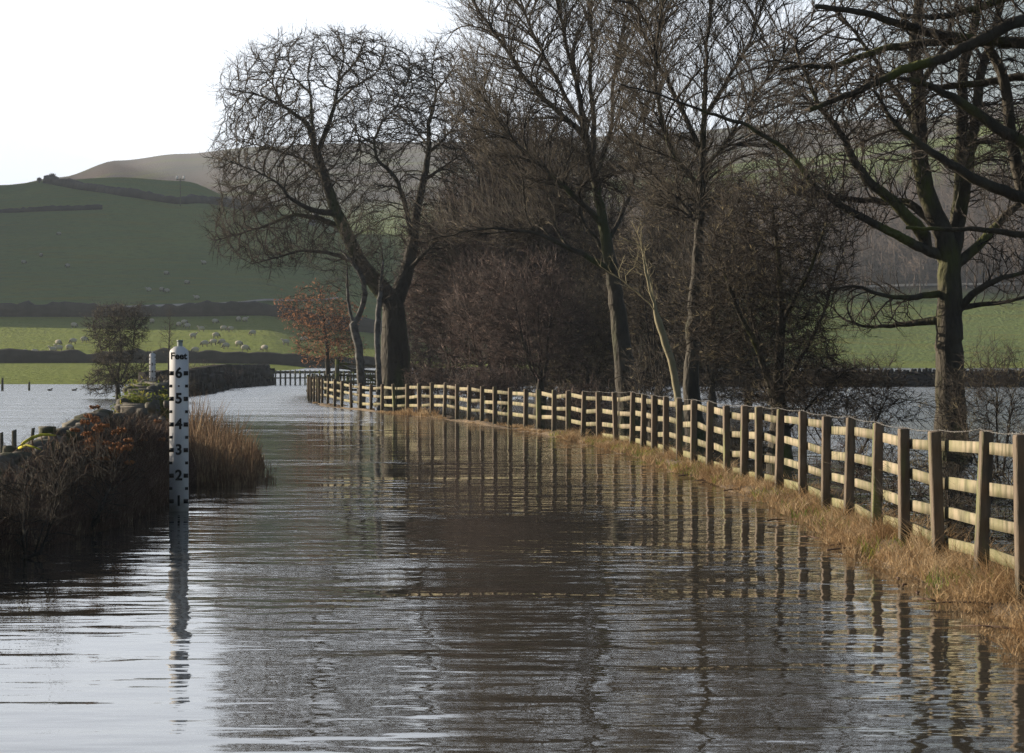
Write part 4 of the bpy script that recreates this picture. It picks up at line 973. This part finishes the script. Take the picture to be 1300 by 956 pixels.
def dry_grass():
    rng = np.random.default_rng(7); Ps = []; Hs = []; Ws = []; Ls = []
    def clump(n, d0, d1, o0, o1, h0, h1, w, ln, clumpy=True):
        d = rng.uniform(d0, d1, n)
        if True:
            cc = rng.uniform(d0, d1, max(3, n // 60)); ci = rng.integers(0, len(cc), n); d = cc[ci] + rng.normal(0, .16, n); ch = rng.uniform(.45, 1.35, len(cc))[ci]; ct = rng.uniform(0, 1, len(cc))[ci]
        t = np.clip(ct + rng.normal(0, .12, n), 0, 1)
        x = np.array([fence_x(q) if q > 17 else 3.66 - (17 - q) * .02 for q in d]) - (o0 + (o1 - o0) * t)
        z = np.full(n, 0.02)
        Ps.append(np.stack([x, d, z], 1)); Hs.append(rng.uniform(h0, h1, n) * (1.1 - .5 * t) * ch); Ws.append(np.full(n, w)); Ls.append(np.full(n, ln))
    clump(7000, 12, 26, -.3, .42, .10, .38, .008, 1.2)
    clump(5000, 12, 26, .0, .62, .04, .16, .008, 1.6)
    clump(6000, 24, 40, -.25, .5, .08, .32, .010, 1.2)
    clump(4000, 26, 42, -.2, .52, .04, .15, .010, 1.6)
    clump(7000, 40, 62, -.2, .55, .08, .26, .013, 1.2)
    clump(2600, 60, 92, -.2, .5, .04, .13, .018, 1.1)
    clump(400, 90, 112, -.1, .3, .04, .10, .02, 1.1)
    clump(900, 84, 88, -.1, .6, .1, .3, .02, .8)
    V, f, s = blades(np.concatenate(Ps), np.concatenate(Hs), np.concatenate(Ws), np.concatenate(Ls), rng)
    o = mesh('dry_grass', V, f, s, M['dry']); tag(o, 'dead tan grass along the foot of the long fence', 'grass', kind='stuff')
dry_grass()
def bank_green():
    rng = np.random.default_rng(17); n = 2200
    d = rng.uniform(30, 60, n); cc = rng.uniform(20, 62, 30); d = cc[rng.integers(0, 30, n)] + rng.normal(0, .3, n)
    x = np.array([fence_x(q) for q in d]) - rng.uniform(-.3, .5, n)
    V, f, s = blades(np.stack([x, d, np.full(n, .02)], 1), rng.uniform(.06, .2, n), np.full(n, .012), np.full(n, .9), rng)
    o = mesh('green_grass', V, f, s, M['leaf_green']); tag(o, 'small tufts of green growth among the dead grass by the fence', 'grass', kind='stuff')
bank_green()

def reeds():
    rng = np.random.default_rng(8)
    spec = []   # (px, d, spread px, height m, n)
    Ps, Hs, Ws, Ls = [], [], [], []
    def clump(px0, px1, d0, d1, ytop, n, w, ln=.35, taper=True):
        d = rng.uniform(d0, d1, n); t = rng.random(n); px = px0 + (px1 - px0) * t
        x = (px - 650) * d / F
        yt = np.interp(px, [p for p, _ in ytop], [q for _, q in ytop]) + rng.normal(0, 5, n)
        h = CAMZ - (yt - HZ) * d / F
        h = np.maximum(h, .06) * rng.uniform(.35, 1.05, n)
        tc_ = rng.uniform(px0, px1, 34); th_ = rng.uniform(.55, 1.15, 34); nb = np.abs(px[:, None] - tc_[None]).argmin(1); h = h * th_[nb]
        Ps.append(np.stack([x, d, np.full(n, -.05)], 1)); Hs.append(h + .05); Ws.append(np.full(n, w)); Ls.append(np.full(n, ln))
    clump(236, 335, 40, 50, [(236, 500), (250, 492), (270, 512), (300, 522), (318, 545), (335, 578)], 1700, .018)
    clump(250, 325, 37, 41, [(250, 535), (290, 545), (325, 585)], 800, .016)
    clump(300, 352, 38, 46, [(300, 560), (330, 585), (352, 605)], 260, .013)
    clump(246, 290, 43, 47, [(246, 485), (262, 478), (275, 492), (290, 510)], 90, .014, .15)
    V, f, s = blades(np.concatenate(Ps), np.concatenate(Hs), np.concatenate(Ws), np.concatenate(Ls), rng, droop=.2)
    o = mesh('dead_reeds', V, f, s, M['reed']); tag(o, 'brown dead reeds standing in the water behind the gauge', 'reeds', kind='stuff')
    # seed plumes are part of the reeds' own mesh through short side blades
reeds()

def debris():
    rng = np.random.default_rng(77)
    for k in range(16):
        d = rng.uniform(15, 44); x = float(fence_x(max(d, 17.2))) - rng.uniform(.35, .75); L_ = rng.uniform(.15, .55); a = rng.uniform(0, 3.14)
        mb = MB(); p = np.array([[-.5, 0, 0], [-.1, .06, .03], [.2, -.03, .02], [.5, .05, 0]]) * L_; mb.tube(p, [.009, .008, .006, .003], 5)
        q = np.array([[.0, 0, .01], [.12, .16, .05]]) * L_; mb.tube(q, [.005, .002], 4)
        o = mb.build('stranded_stick', M['stalk_dark']); o.location = (x, d, .03); o.rotation_euler = (0, 0, a)
        tag(o, 'dead stick stranded among the dead grass at the water edge below the fence', 'stick', 'sticks stranded along the verge')
debris()
# ------------------------------------------------------------------ dry stone walls
def tilt(a, b):
    c, s_ = math.cos(b), math.sin(b); return rotz(a) @ np.array([[c, 0, -s_], [0, 1, 0], [s_, 0, c]])
_b = bmesh.new(); bmesh.ops.create_icosphere(_b, subdivisions=1, radius=1); _IV = np.array([v.co[:] for v in _b.verts]); _IF = np.array([[v.index for v in f.verts] for f in _b.faces]); _b.free()
def rock(mb, c, size, rng, rot):
    if max(size) < .7:                 # a rounded, faceted field stone
        v = np.sign(_IV) * np.abs(_IV) ** .48 * rng.uniform(.72, 1.1, (len(_IV), 1)) * np.asarray(size) * .5
        mb.add(v @ rot.T + c, _IF.ravel(), [3] * len(_IF)); return
    rock_block(mb, c, size, rng, rot)
def rock_block(mb, c, size, rng, rot):
    bmv = np.array([[x, y, z] for z in (-1, 1) for y in (-1, 1) for x in (-1, 1)], float)
    sc = np.asarray(size) / 2
    v = bmv * sc * rng.uniform(.72, 1.06, bmv.shape)
    v = v @ rot.T + c
    mb.add(v, [0,2,3,1, 4,5,7,6, 0,1,5,4, 2,6,7,3, 0,4,6,2, 1,3,7,5], [4] * 6)
def stone_wall(label, pts, zt, base, thick, size, mat_, seed, cope=.9, name='stone_wall', jag=.12, core=True):
    """pts: list of (x, y); zt: top heights; stones laid in courses round a rubble core"""
    rng = np.random.default_rng(seed); pts = np.array(pts, float)
    root = thing(name, label, 'wall', (pts[0, 0], pts[0, 1], 0)); org = np.array(root.location)
    seg = np.linalg.norm(np.diff(pts, axis=0), axis=1); Lc = np.concatenate(([0], np.cumsum(seg)))
    at_ = lambda t: np.array([np.interp(t, Lc, pts[:, 0]), np.interp(t, Lc, pts[:, 1])])
    def frame(t):
        a = at_(max(t - .3, 0)); b = at_(min(t + .3, Lc[-1])); v = b - a; return math.atan2(v[1], v[0])
    mb = MB(); t = 0
    if core:
        m = max(2, int(Lc[-1] / (size * 2))); ts = np.linspace(0, Lc[-1], m); V = []
        for q in ts:
            c = at_(q); a = frame(q); nr = np.array([-math.sin(a), math.cos(a)]); top = np.interp(q, Lc, zt) - size * .25
            for s_, z, wf in ((-1, base - .3, .42), (-1, top, .30), (1, top, .30), (1, base - .3, .42)): V.append([*(c + nr * s_ * thick * wf), z])
        f = []; 
        for q in range(m - 1):
            for a_ in range(4): b_ = (a_ + 1) % 4; f += [q*4 + a_, q*4 + b_, q*4 + 4 + b_, q*4 + 4 + a_]
        f += [0, 1, 2, 3] + [(m-1)*4 + a_ for a_ in (3, 2, 1, 0)]
        mb.add(np.array(V) - org, f, [4] * ((m - 1) * 4 + 2))
    z = base
    zmax = max(zt)
    while z < zmax:
        ch = size * rng.uniform(.35, .6); t = rng.uniform(0, size)
        while t < Lc[-1]:
            ln = size * rng.uniform(.6, 1.5); top = np.interp(t, Lc, zt) + rng.normal(0, jag * size)
            if z + ch * .5 < top:
                a = frame(t); c = at_(t); nr = np.array([-math.sin(a), math.cos(a)])
                wf = .46 - .12 * (z - base) / max(zmax - base, .1)
                for s_ in (-1, 1):
                    cc = c + nr * s_ * thick * (wf - .06)
                    rock(mb, np.array([cc[0], cc[1], z + ch / 2 + rng.normal(0, size * jag * .35)]) - org, (ln, thick * .34 * rng.uniform(.7, 1.4), ch * rng.uniform(.7, 1.5)), rng, tilt(a + rng.normal(0, .2), rng.normal(0, jag * .6)))
            t += ln
        z += ch
    mb.build('wall_body', mat_, root)
    mb = MB(); t = 0
    while t < Lc[-1]:
        ln = size * rng.uniform(.3, .6)
        if rng.random() < cope:
            a = frame(t); c = at_(t); top = np.interp(t, Lc, zt)
            hh = size * rng.uniform(.5, .95)
            rock(mb, np.array([c[0], c[1], top + hh * .3]) - org, (ln, thick * .7, hh), rng, rotz(a + rng.normal(0, .15)))
        t += ln
    mb.build('coping', mat_, root)
    return root
# near ruined wall on the left
NW = [(-6.2, 17.5), (-5.45, 24.0), (-5.2, 28.0), (-5.25, 33.0), (-5.7, 40.0), (-6.5, 48.0)]
stone_wall('ruined mossy dry stone wall in shade at the lower left with fallen capstones', NW, [.42, .47, .70, .98, .64, .5], -.1, .5, .30, M['stone'], 1, cope=.75, jag=.55)
stone_wall('sunlit mossy end of the tumbled wall between the bush and the large gauge', [(-8.7, 60), (-9.7, 68), (-10.6, 78), (-12.5, 90), (-16.0, 112)], [.5, .8, .92, .8, .5], -.1, 1.0, .42, M['stone'], 2, cope=.7, jag=.35)
stone_wall('dark low stone wall with dead growth curving back to the far bend of the lane', [(-17.5, 125), (-18, 150), (-20, 178), (-19.6, 205), (-21.2, 222), (-22.8, 236)], [.75, .9, 1.05, 1.05, .95, .55], -.1, 1.4, .8, M['stone_far'], 3, cope=.9, jag=.3)
stone_wall('long dark dry stone wall crossing the flooded fields behind the right-hand trunk', [((735-650)*196/F, 196), ((900-650)*194/F, 194), ((1100-650)*193/F, 193), ((1420-650)*190/F, 190)], [.98, .98, .98, .98], -.2, .7, .6, M['stone_far'], 4, cope=1, jag=.25)
stone_wall('dark dry stone wall standing behind the scrub in the middle of the tree row', [((528-650)*205/F, 205), ((640-650)*200/F, 200), ((728-650)*197/F, 197)], [1.0, 1.0, .98], -.2, .7, .6, M['stone_far'], 5, cope=1, jag=.25)
# far walls follow the ground
def far_wall(label, pix, h, mat_, seed, thick=.9, dmin=240, fixed=None, nm='stone_wall'):
    rng = np.random.default_rng(seed); pts = []
    for (px, py) in pix:
        if fixed: d = fixed if np.isscalar(fixed) else np.interp(px, [pix[0][0], pix[-1][0]], fixed); x = (px - 650) * d / F; pts.append((x, d))
        else:
            g = ground_hit(px, py, dmin)
            if g is not None: pts.append((g[0], g[1]))
    pts = np.array(pts); seg = np.linalg.norm(np.diff(pts, axis=0), axis=1); Lc = np.concatenate(([0], np.cumsum(seg)))
    m = int(Lc[-1] / 1.0) + 2; t = np.linspace(0, Lc[-1], m)
    X = np.interp(t, Lc, pts[:, 0]); Y = np.interp(t, Lc, pts[:, 1]); Z = height(X, Y)
    root = thing(nm, label, 'wall', (X[0], Y[0], float(Z[0]))); org = np.array(root.location)
    dx = np.gradient(X); dy = np.gradient(Y); ln = np.hypot(dx, dy) + 1e-9; nx, ny = -dy / ln, dx / ln
    hh = h * (1 + rng.normal(0, .10, m) + .18 * np.sin(np.linspace(0, m * .06, m) + seed) * np.sin(np.linspace(0, m * .17, m))); V = []
    for k in range(m):
        for s_, z, wf in ((-1, -.5, .5), (-1, hh[k] * .92, .36), (0, hh[k] + .12, 0), (1, hh[k] * .92, .36), (1, -.5, .5)):
            V.append((X[k] + nx[k] * s_ * thick * wf - org[0], Y[k] + ny[k] * s_ * thick * wf - org[1], Z[k] + z - org[2]))
    f = []
    for k in range(m - 1):
        for a_ in range(5): b_ = (a_ + 1) % 5; f += [k*5 + a_, k*5 + b_, k*5 + 5 + b_, k*5 + 5 + a_]
    mesh('wall_body', V, f, [4] * ((m - 1) * 5), mat_, root)
far_wall('long dark stone wall between the water-side grass and the sheep pasture', [(-150, 461), (60, 461), (200, 461), (330, 460), (420, 457), (500, 455)], 1.4, M['stone_far'], 1, fixed=300)
far_wall('dark wall along the foot of the hillside above the sheep', [(-160, 400), (60, 402), (200, 402), (330, 402), (430, 402), (520, 402)], 2.0, M['stone_far'], 2, fixed=434, thick=1.4)
far_wall('dark wall slanting down the upper hillside from the skyline', [(60, 232), (110, 241), (160, 249), (230, 259), (330, 268), (400, 275)], 1.8, M['hedge_far'], 3, thick=3.0)
far_wall('faint wall running level across the upper hillside on the left', [(-30, 269), (60, 268), (130, 266)], 1.1, M['hedge_far'], 4, thick=1.2)

# pale farm track on the hillside
def track(name, pix, wdt, m):
    P_ = [ground_hit(a, b, 300) for a, b in pix]; P_ = np.array([p for p in P_ if p is not None])
    X = np.interp(np.linspace(0, 1, 60), np.linspace(0, 1, len(P_)), P_[:, 0]); Y = np.interp(np.linspace(0, 1, 60), np.linspace(0, 1, len(P_)), P_[:, 1])
    V = []
    for x, y in zip(X, Y):
        for o_ in (-wdt / 2, wdt / 2): V.append((x, y + o_, float(height(np.array([x]), np.array([y + o_]))[0]) + .35))
    f = []
    for k in range(59): f += [k*2, k*2+2, k*2+3, k*2+1]
    tag(mesh(name, V, f, [4] * 59, m), kind='structure')
track('path', [(-60, 395), (40, 395), (150, 393), (230, 390), (300, 387), (360, 384), (430, 380)], 3.5, mat('stony_track', (0.30, 0.29, 0.27), (0.24, 0.23, 0.2), .3))
track('path', [(1100, 366), (1160, 364), (1230, 363), (1320, 362)], 3.5, bpy.data.materials['stony_track'])

# ------------------------------------------------------------------ hillside woods on the right (a far wood that reads as one mass)
def wood():
    rng = np.random.default_rng(44); mb = MB(); n = 1500
    d = rng.uniform(560, 790, n); px = rng.uniform(560, 1420, n); ok = rng.random(n) < np.interp(px, [560, 800], [.5, 1]); d, px = d[ok], px[ok]
    x = (px - 650) * d / F; z = height(x, d); n = len(d)
    hh = rng.uniform(6, 11, n)
    P0 = np.stack([x, d, z], 1)
    # trunks
    twigs_mesh(mb, P0, np.tile([0, 0, 1.0], (n, 1)), hh, np.full(n, .22), rng, sub=0, curve=.05, wob=.05)
    for k in range(14):
        t = rng.uniform(.2, .8, n)
        S = P0 + np.array([0, 0, 1.0]) * (hh * t)[:, None]
        D = rng.normal(0, .75, (n, 3)) + np.array([0, 0, .75])
        twigs_mesh(mb, S, D, hh * rng.uniform(.25, .5, n), np.full(n, .085), rng, sub=3, subsub=1, up=.3)
    o = mb.build('woodland', mat('far_wood_bark', (0.13, 0.098, 0.082), (0.085, 0.068, 0.062), .03)); tag(o, 'bare brown woodland on the far hillside at the right', 'woodland', kind='stuff')
wood()
def skyline_trees():
    for k, (px, py, h, lab) in enumerate(((50, 222, 1.5, 'tiny low tree on the left skyline, farther left of the pair'), (66, 221, 2.4, 'tiny round tree on the left skyline, taller one of the pair'))):
        d = 790; x = (px - 650) * d / F; z = float(height(np.array([x]), np.array([float(d)]))[0])
        rng = np.random.default_rng(k); root = thing('distant_tree', lab, 'tree', (x, d, z), 'tiny trees on the skyline')
        mb = MB(); mb.tube([(0, 0, -.5), (0, 0, h * .6)], .25, 5); mb.build('trunk', M['twig_dark'], root)
        mb = MB(); n = 260; c = rng.normal(0, 1, (n, 3)); c /= np.linalg.norm(c, axis=1)[:, None]; P0 = c * rng.uniform(.1, .7, (n, 1)) * np.array([h * .5, h * .4, h * .35]) + np.array([0, 0, h * .65])
        twigs_mesh(mb, P0, c, np.full(n, h * .3), np.full(n, .07), rng, sub=2); mb.build('crown', M['twig_dark'], root)
skyline_trees()

# ------------------------------------------------------------------ electricity pole on the hill
def pole():
    g = ground_hit(229, 262, 500); s = g[1] / F; h = 36 * s
    root = thing('electricity_pole', 'thin electricity pole with two pale insulators on the upper hillside below the skyline', 'pole', g)
    for o_ in (0,):
        mb = MB(); mb.tube([(o_, 0, -.5), (o_, 0, h)], .16, 6); mb.build('mast', M['wood_dark'], root)
    mb = MB(); mb.box((0, 0, h - .5), (2.2, .2, .2)); arm = mb.build('crossarm', M['wood_dark'], root)
    for o_ in (-.9, .9):
        mb = MB(); mb.tube([(o_, 0, h - .35), (o_, 0, h + .45)], .24, 6); mb.build('insulator', M['white'], arm)
pole()

# ------------------------------------------------------------------ sheep
def make_sheep():
    bm = bmesh.new()
    bmesh.ops.create_uvsphere(bm, u_segments=14, v_segments=9, radius=.5)
    rg = random.Random(3)
    for v in bm.verts:
        x, y, z = v.co; v.co = (x * 1.10, y * .56, z * .62 + .58)
        v.co.x += rg.uniform(-.012, .012); v.co.z += rg.uniform(-.015, .015) - (0.05 if z < -.2 else 0) * abs(x)
    body = bpy.data.meshes.new('fleece'); bm.to_mesh(body); bm.free(); body.materials.append(M['wool'])
    def head_mesh(graze):
        mb = MB(); c = (.62, 0, .32) if graze else (.66, 0, .92)
        a = (.42, 0, .62) if graze else (.44, 0, .72)
        mb.tube([a, ((a[0] + c[0]) / 2, 0, (a[2] + c[2]) / 2), c, (c[0] + .12, 0, c[2] - (.12 if graze else .05))], [.14, .12, .095, .05], 8)
        for s_ in (-1, 1): mb.tube([(c[0] - .03, s_ * .06, c[2] + .03), (c[0] - .06, s_ * .17, c[2] + .03)], [.035, .015], 5)
        return mb
    def legm(x, y):
        mb = MB(); mb.tube([(x, y, .42), (x + .02, y, .2), (x, y, -.04)], [.065, .04, .035], 6); return mb
    out_ = []
    for g_ in (True, False):
        root = thing('sheep', 'x', 'sheep'); o = bpy.data.objects.new('fleece', body); COL.objects.link(o); o.parent = root
        head_mesh(g_).build('head', M['dark_face'] if g_ else M['wool'], root)
        for x in (-.32, .3):
            for y in (-.13, .13): legm(x, y).build('leg', M['dark_face'], root)
        out_.append(root)
    return out_
SHEEP_G, SHEEP_U = make_sheep()
def copy_tree(o, parent=None):
    c = o.copy(); COL.objects.link(c); c.parent = parent
    for ch in list(o.children): copy_tree(ch, c)
    return c
zones = {
 'on the shaded upper hillside': [(75,297),(52,324),(30,333),(86,338),(211,347),(237,359),(205,368),(212,370),(189,369),(259,334),(250,379),(262,391)],
 'on the shaded grass below the hillside wall': [(193,409),(94,414),(234,410),(227,413),(238,415),(273,409),(303,406),(311,407),(256,419),(284,418),(293,419),(321,424)],
 'on the sunlit strip above the lower wall': [(245,428),(274,427),(93,435),(74,437),(107,433),(260,438),(271,436),(282,436),(303,438),(287,441),(311,444),(336,444),(363,436),(248,447),(88,443),(67,446),(75,444),(44,450),(31,450),(386,432)],
}
ORD = ['leftmost', 'second', 'third', 'fourth', 'fifth', 'sixth', 'seventh', 'eighth', 'ninth', 'tenth', 'eleventh', 'twelfth', 'thirteenth', 'fourteenth', 'fifteenth', 'sixteenth', 'seventeenth', 'eighteenth', 'nineteenth', 'rightmost']
rs = random.Random(9); first = {True: SHEEP_G, False: SHEEP_U}; used = {True: False, False: False}
for zn, lst in zones.items():
    lst = sorted(lst)
    for k, (px, py) in enumerate(lst):
        g = ground_hit(px, py + 2.5, 305)
        if g is None: continue
        gz = rs.random() < .7
        o = first[gz] if not used[gz] else copy_tree(first[gz]); used[gz] = True
        o.location = tuple(g); o.rotation_euler = (0, 0, rs.choice([0, math.pi, .5, 2.6, 3.6, -.5]) + rs.uniform(-.3, .3)); o.scale = (.95,) * 3
        od = 'leftmost' if k == 0 else ('rightmost' if k == len(lst) - 1 else ORD[k] + ' from the left')
        o['label'] = '%s sheep, %s %s' % ('grazing' if gz else 'standing', od, zn); o['category'] = 'sheep'; o['group'] = 'sheep on the hill pastures'

# ------------------------------------------------------------------ ducks far out on the left flood, and floating litter
for px, py, lab in ((63, 495, 'small dark duck on the far water between the two distant stakes and the bush'), (94, 495, 'small dark duck on the far water nearest to the thorn bush')):
    d = CAMZ * F / (py + 1 - HZ)
    root = thing('duck', lab, 'duck', ((px - 650) * d / F, d, 0), 'ducks on the flooded field')
    bm = bmesh.new(); bmesh.ops.create_uvsphere(bm, u_segments=12, v_segments=8, radius=.5)
    for v in bm.verts:
        x, y, z = v.co; v.co = (x * .5, y * .26, z * .22 + .06 + .05 * max(0, -x) ** 2 * 4)
    for (cx, cz, rr) in ((.24, .2, .07),):
        r = bmesh.ops.create_uvsphere(bm, u_segments=8, v_segments=6, radius=rr)
        for v in r['verts']: v.co.x += cx; v.co.z += cz
        r = bmesh.ops.create_cone(bm, segments=6, radius1=.045, radius2=.05, depth=.16, cap_ends=True)
        for v in r['verts']: v.co.x += .21; v.co.z += .12
    me = bpy.data.meshes.new('body'); bm.to_mesh(me); bm.free(); me.materials.append(M['dark_face']); o = bpy.data.objects.new('body', me); COL.objects.link(o); o.parent = root
    mb = MB(); mb.tube([(.29, 0, .2), (.37, 0, .185)], [.025, .012], 5); mb.build('bill', M['wood_rail'], root); root.scale = (.62,) * 3
d = CAMZ * F / (529 - HZ)
root = thing('plastic_bottle', 'white and blue plastic bottle floating on the flood left of the mossy wall', 'bottle', ((138 - 650) * d / F, d, .04))
mb = MB(); mb.tube([(-.13, 0, 0), (-.11, 0, 0), (.08, 0, 0), (.13, 0, 0)], [.05, .07, .07, .03], 10); mb.build('bottle_body', M['white'], root)
mb = MB(); mb.tube([(.132, 0, 0), (.18, 0, 0)], [.032, .032], 10); mb.build('cap', mat('blue_plastic', (.08, .14, .4)), root)

# ------------------------------------------------------------------ growth on the near wall
def wall_growth():
    rng = np.random.default_rng(18)
    nw = np.array(NW); tops = [.42, .47, .70, .98, .64, .5]
    def wx(d): return np.interp(d, nw[:, 1], nw[:, 0])
    Ps, Hs, Ws, Ls = [], [], [], []
    n = 26000; d = rng.uniform(18, 49, n); off = rng.uniform(.15, 1.15, n) * np.interp(d, [18, 30, 49], [.72, .85, .75])
    x = wx(d) + off; h = rng.uniform(.15, .6, n) * np.interp(off, [0, 1.3], [1.9, .6])
    Ps.append(np.stack([x, d, np.full(n, -.03)], 1)); Hs.append(h); Ws.append(np.full(n, .008)); Ls.append(np.full(n, .9))
    n = 15000; d = rng.uniform(18, 49, n); zt = np.interp(d, nw[:, 1], tops)
    Ps.append(np.stack([wx(d) + rng.normal(.15, .22, n), d, zt * rng.uniform(.2, 1.0, n) ** .7], 1)); Hs.append(rng.uniform(.1, .42, n)); Ws.append(np.full(n, .007)); Ls.append(np.full(n, 1.6))
    V, f, s = blades(np.concatenate(Ps), np.concatenate(Hs), np.concatenate(Ws), np.concatenate(Ls), rng, droop=.8)
    o = mesh('dead_undergrowth', V, f, s, M['stalk_dark']); tag(o, 'dark dead undergrowth at the foot of the ruined wall', 'undergrowth', kind='stuff')
wall_growth()
BG = 'bramble and briar clumps on the ruined wall'
def briar(label, px, d, cy, rx, ry, seed, n, **kw):
    bush(label, px, d, cy, rx, ry, seed, n, name='bramble', **kw)
HG = BG
briar('leafless bramble covering the wall at the lower left corner of the picture', 30, 23.5, 640, 60, 60, 101, 1500, rd=.35, twig='twig_dark', tw_len=(.12, .35))
briar('leafless bramble hanging in front of the fallen capstones', 95, 27, 620, 55, 60, 102, 1500, rd=.35, twig='twig_dark', tw_len=(.12, .35))
briar('dark bramble reaching the water left of the large gauge', 150, 31, 600, 42, 52, 103, 1400, rd=.4, twig='twig_dark', tw_len=(.12, .35))
briar('red-brown bramble on the wall directly left of the large gauge', 195, 38, 570, 32, 44, 104, 1300, rd=.5, twig='twig_red', tw_len=(.12, .35))
briar('dark bramble behind the large gauge among the reeds', 250, 44, 570, 50, 38, 105, 1000, rd=.6, twig='twig_dark', tw_len=(.15, .35))
briar('brown scrub on the dark wall left of the far bend of the lane', 262, 170, 478, 48, 13, 106, 420, rd=2, twig='twig_red', tw_r=.012, step=.3, infl=2.5, tw_len=(.3, .6))
briar('brown scrub beside the far depth gauge', 215, 118, 490, 32, 17, 107, 260, rd=1, twig='twig_warm', tw_r=.01, step=.25, infl=2.0, tw_len=(.25, .5))
# leafy growth on the sunlit wall end
def leafy(label, px, d, rx, ry, cy, n, seed, m='leaf_green', size=.05, extra=1):
    rng = np.random.default_rng(seed); c0 = P(px, cy, d); s = d / F
    root = thing('ivy_clump', label, 'ivy', (c0[0], d, 0), 'ivy on the sunlit wall'); org = np.array(root.location)
    k = 26; sub_ = rng.normal(0, 1, (k, 3)); sub_ /= np.linalg.norm(sub_, axis=1)[:, None]; sub_ *= rng.uniform(.3, 1, (k, 1)) * np.array([rx * s, rx * s * 1.4, ry * s])
    j = rng.integers(0, k, n); c = c0 + sub_[j] + rng.normal(0, .12, (n, 3)); c = c[c[:, 2] > .02] - org
    leaf_cloud(c, size, rng, M[m], root)
    mb = MB(); st = np.stack([sub_[:, 0] * .4, sub_[:, 1] * .4, np.zeros(k)], 1); tgt = c0 - org + sub_
    twigs_mesh(mb, st, tgt - st, np.linalg.norm(tgt - st, axis=1) * 1.1, np.full(k, .012), rng, sub=2); mb.build('stem', M['twig_dark'], root)
leafy('sunlit yellow-green ivy on the near end of the tumbled wall', 168, 62, 18, 20, 518, 2300, 1)
leafy('sunlit ivy over the middle of the tumbled wall below the far gauge', 185, 72, 22, 15, 505, 2300, 2)
leafy('darker ivy on the tumbled wall beside the upper half of the large gauge', 207, 66, 14, 24, 525, 1800, 3)

# dead hogweed with umbels
def hogweed(px, d, seed, n, pts, lab):
    rng = np.random.default_rng(seed); x0 = (px - 650) * d / F
    root = thing('dead_hogweed', lab, 'plant', (x0, d, 0)); org = np.array(root.location)
    ms = MB()
    for k in range(n):
        tx, ty = pts[k]; dd = d + rng.uniform(-.4, .4); tip = P(tx, ty, dd) - org
        b = np.array([tip[0] * .45 + rng.normal(0, .05), tip[1] * .5, .0]); mid = (b + tip) / 2 + rng.normal(0, .03, 3)
        ms.tube([b, mid, tip], [.007, .005, .003], 4, cap=False)
        mu = MB()
        for q in range(11):
            a = q * 2 * math.pi / 11 + rng.uniform(-.2, .2); r_ = rng.uniform(.03, .05)
            e = tip + np.array([math.cos(a) * r_, math.sin(a) * r_, rng.uniform(.015, .035)])
            ms.tube([tip, e], .0015, 3, cap=False)
            for _ in range(5):
                mu.box(e + rng.normal(0, .009, 3), (.013, .013, .012), rotz(rng.uniform(0, 3)))
        mu.build('seed_head', M['umbel'], root)
    ms.build('stem', M['stalk_dark'], root)
pts1 = [(112, 531), (119, 533), (107, 539), (121, 537), (126, 543), (132, 543), (125, 549), (110, 553), (115, 562), (113, 572), (118, 560), (129, 564), (124, 546), (135, 565), (143, 572), (140, 576), (145, 573), (148, 567), (155, 549), (147, 551), (163, 561), (161, 573), (163, 570), (154, 571), (101, 580), (114, 595), (133, 585), (68, 567), (78, 567), (96, 549), (143, 583), (127, 586), (149, 577), (111, 566), (164, 590), (120, 520)]
hogweed(125, 29.5, 5, len(pts1), pts1, 'dead brown plant with many round seed heads in front of the wall')
pts2 = [(178, 549), (200, 537), (182, 560), (170, 575), (205, 560), (192, 590)]
hogweed(188, 36, 6, len(pts2), pts2, 'smaller dead plant with a few seed heads just left of the gauge')
# lichen covered dead bough lying over the wall
mb = MB()
a = [P(24, 569, 27.5), P(30, 562, 27.5), P(40, 556, 27.6), P(52, 552, 27.7), P(62, 552, 27.8), P(71, 553, 27.8)]
mb.tube(a, [.012, .016, .018, .016, .013, .009], 7)
b = [P(24, 569, 27.5), P(34, 565, 27.4), P(44, 568, 27.3), P(52, 571, 27.3)]
mb.tube(b, [.014, .013, .011, .006], 7)
org = np.array(a[0]); bough = thing('dead_bough', 'dead bough covered in bright yellow lichen lying over the left wall', 'branch', org)
o = mb.build('limb', M['lichen'], bough); o.location = -Vector(org)
mb = MB(); rng = np.random.default_rng(2)
for k in range(14):
    s0 = a[rng.integers(0, 6)]; e = s0 + np.array([rng.normal(-.02, .12), rng.normal(-.1, .1), -rng.uniform(.2, .55)]); m_ = (s0 + e) / 2 + rng.normal(0, .05, 3)
    mb.tube([s0, m_, e], [.006, .005, .002], 4, cap=False)
o = mb.build('twig', M['stalk_dark'], bough); o.location = -Vector(org)

# reflector-free haze: one closed box of even thin air round the scene
def haze():
    mb = MB(); mb.box((0, 3200, 160), (9400, 6700, 400))
    m = bpy.data.materials.new('haze'); m.use_nodes = True; t = m.node_tree; t.nodes.clear()
    o_ = t.nodes.new('ShaderNodeOutputMaterial'); v = t.nodes.new('ShaderNodeVolumePrincipled')
    v.inputs['Color'].default_value = (.74, .85, 1, 1); v.inputs['Density'].default_value = HAZE; v.inputs['Anisotropy'].default_value = .3
    t.links.new(v.outputs[0], o_.inputs['Volume'])
    o = mb.build('haze', m); tag(o, 'thin pale haze filling the valley', 'haze', kind='stuff')
HAZE = 0.00016
haze()
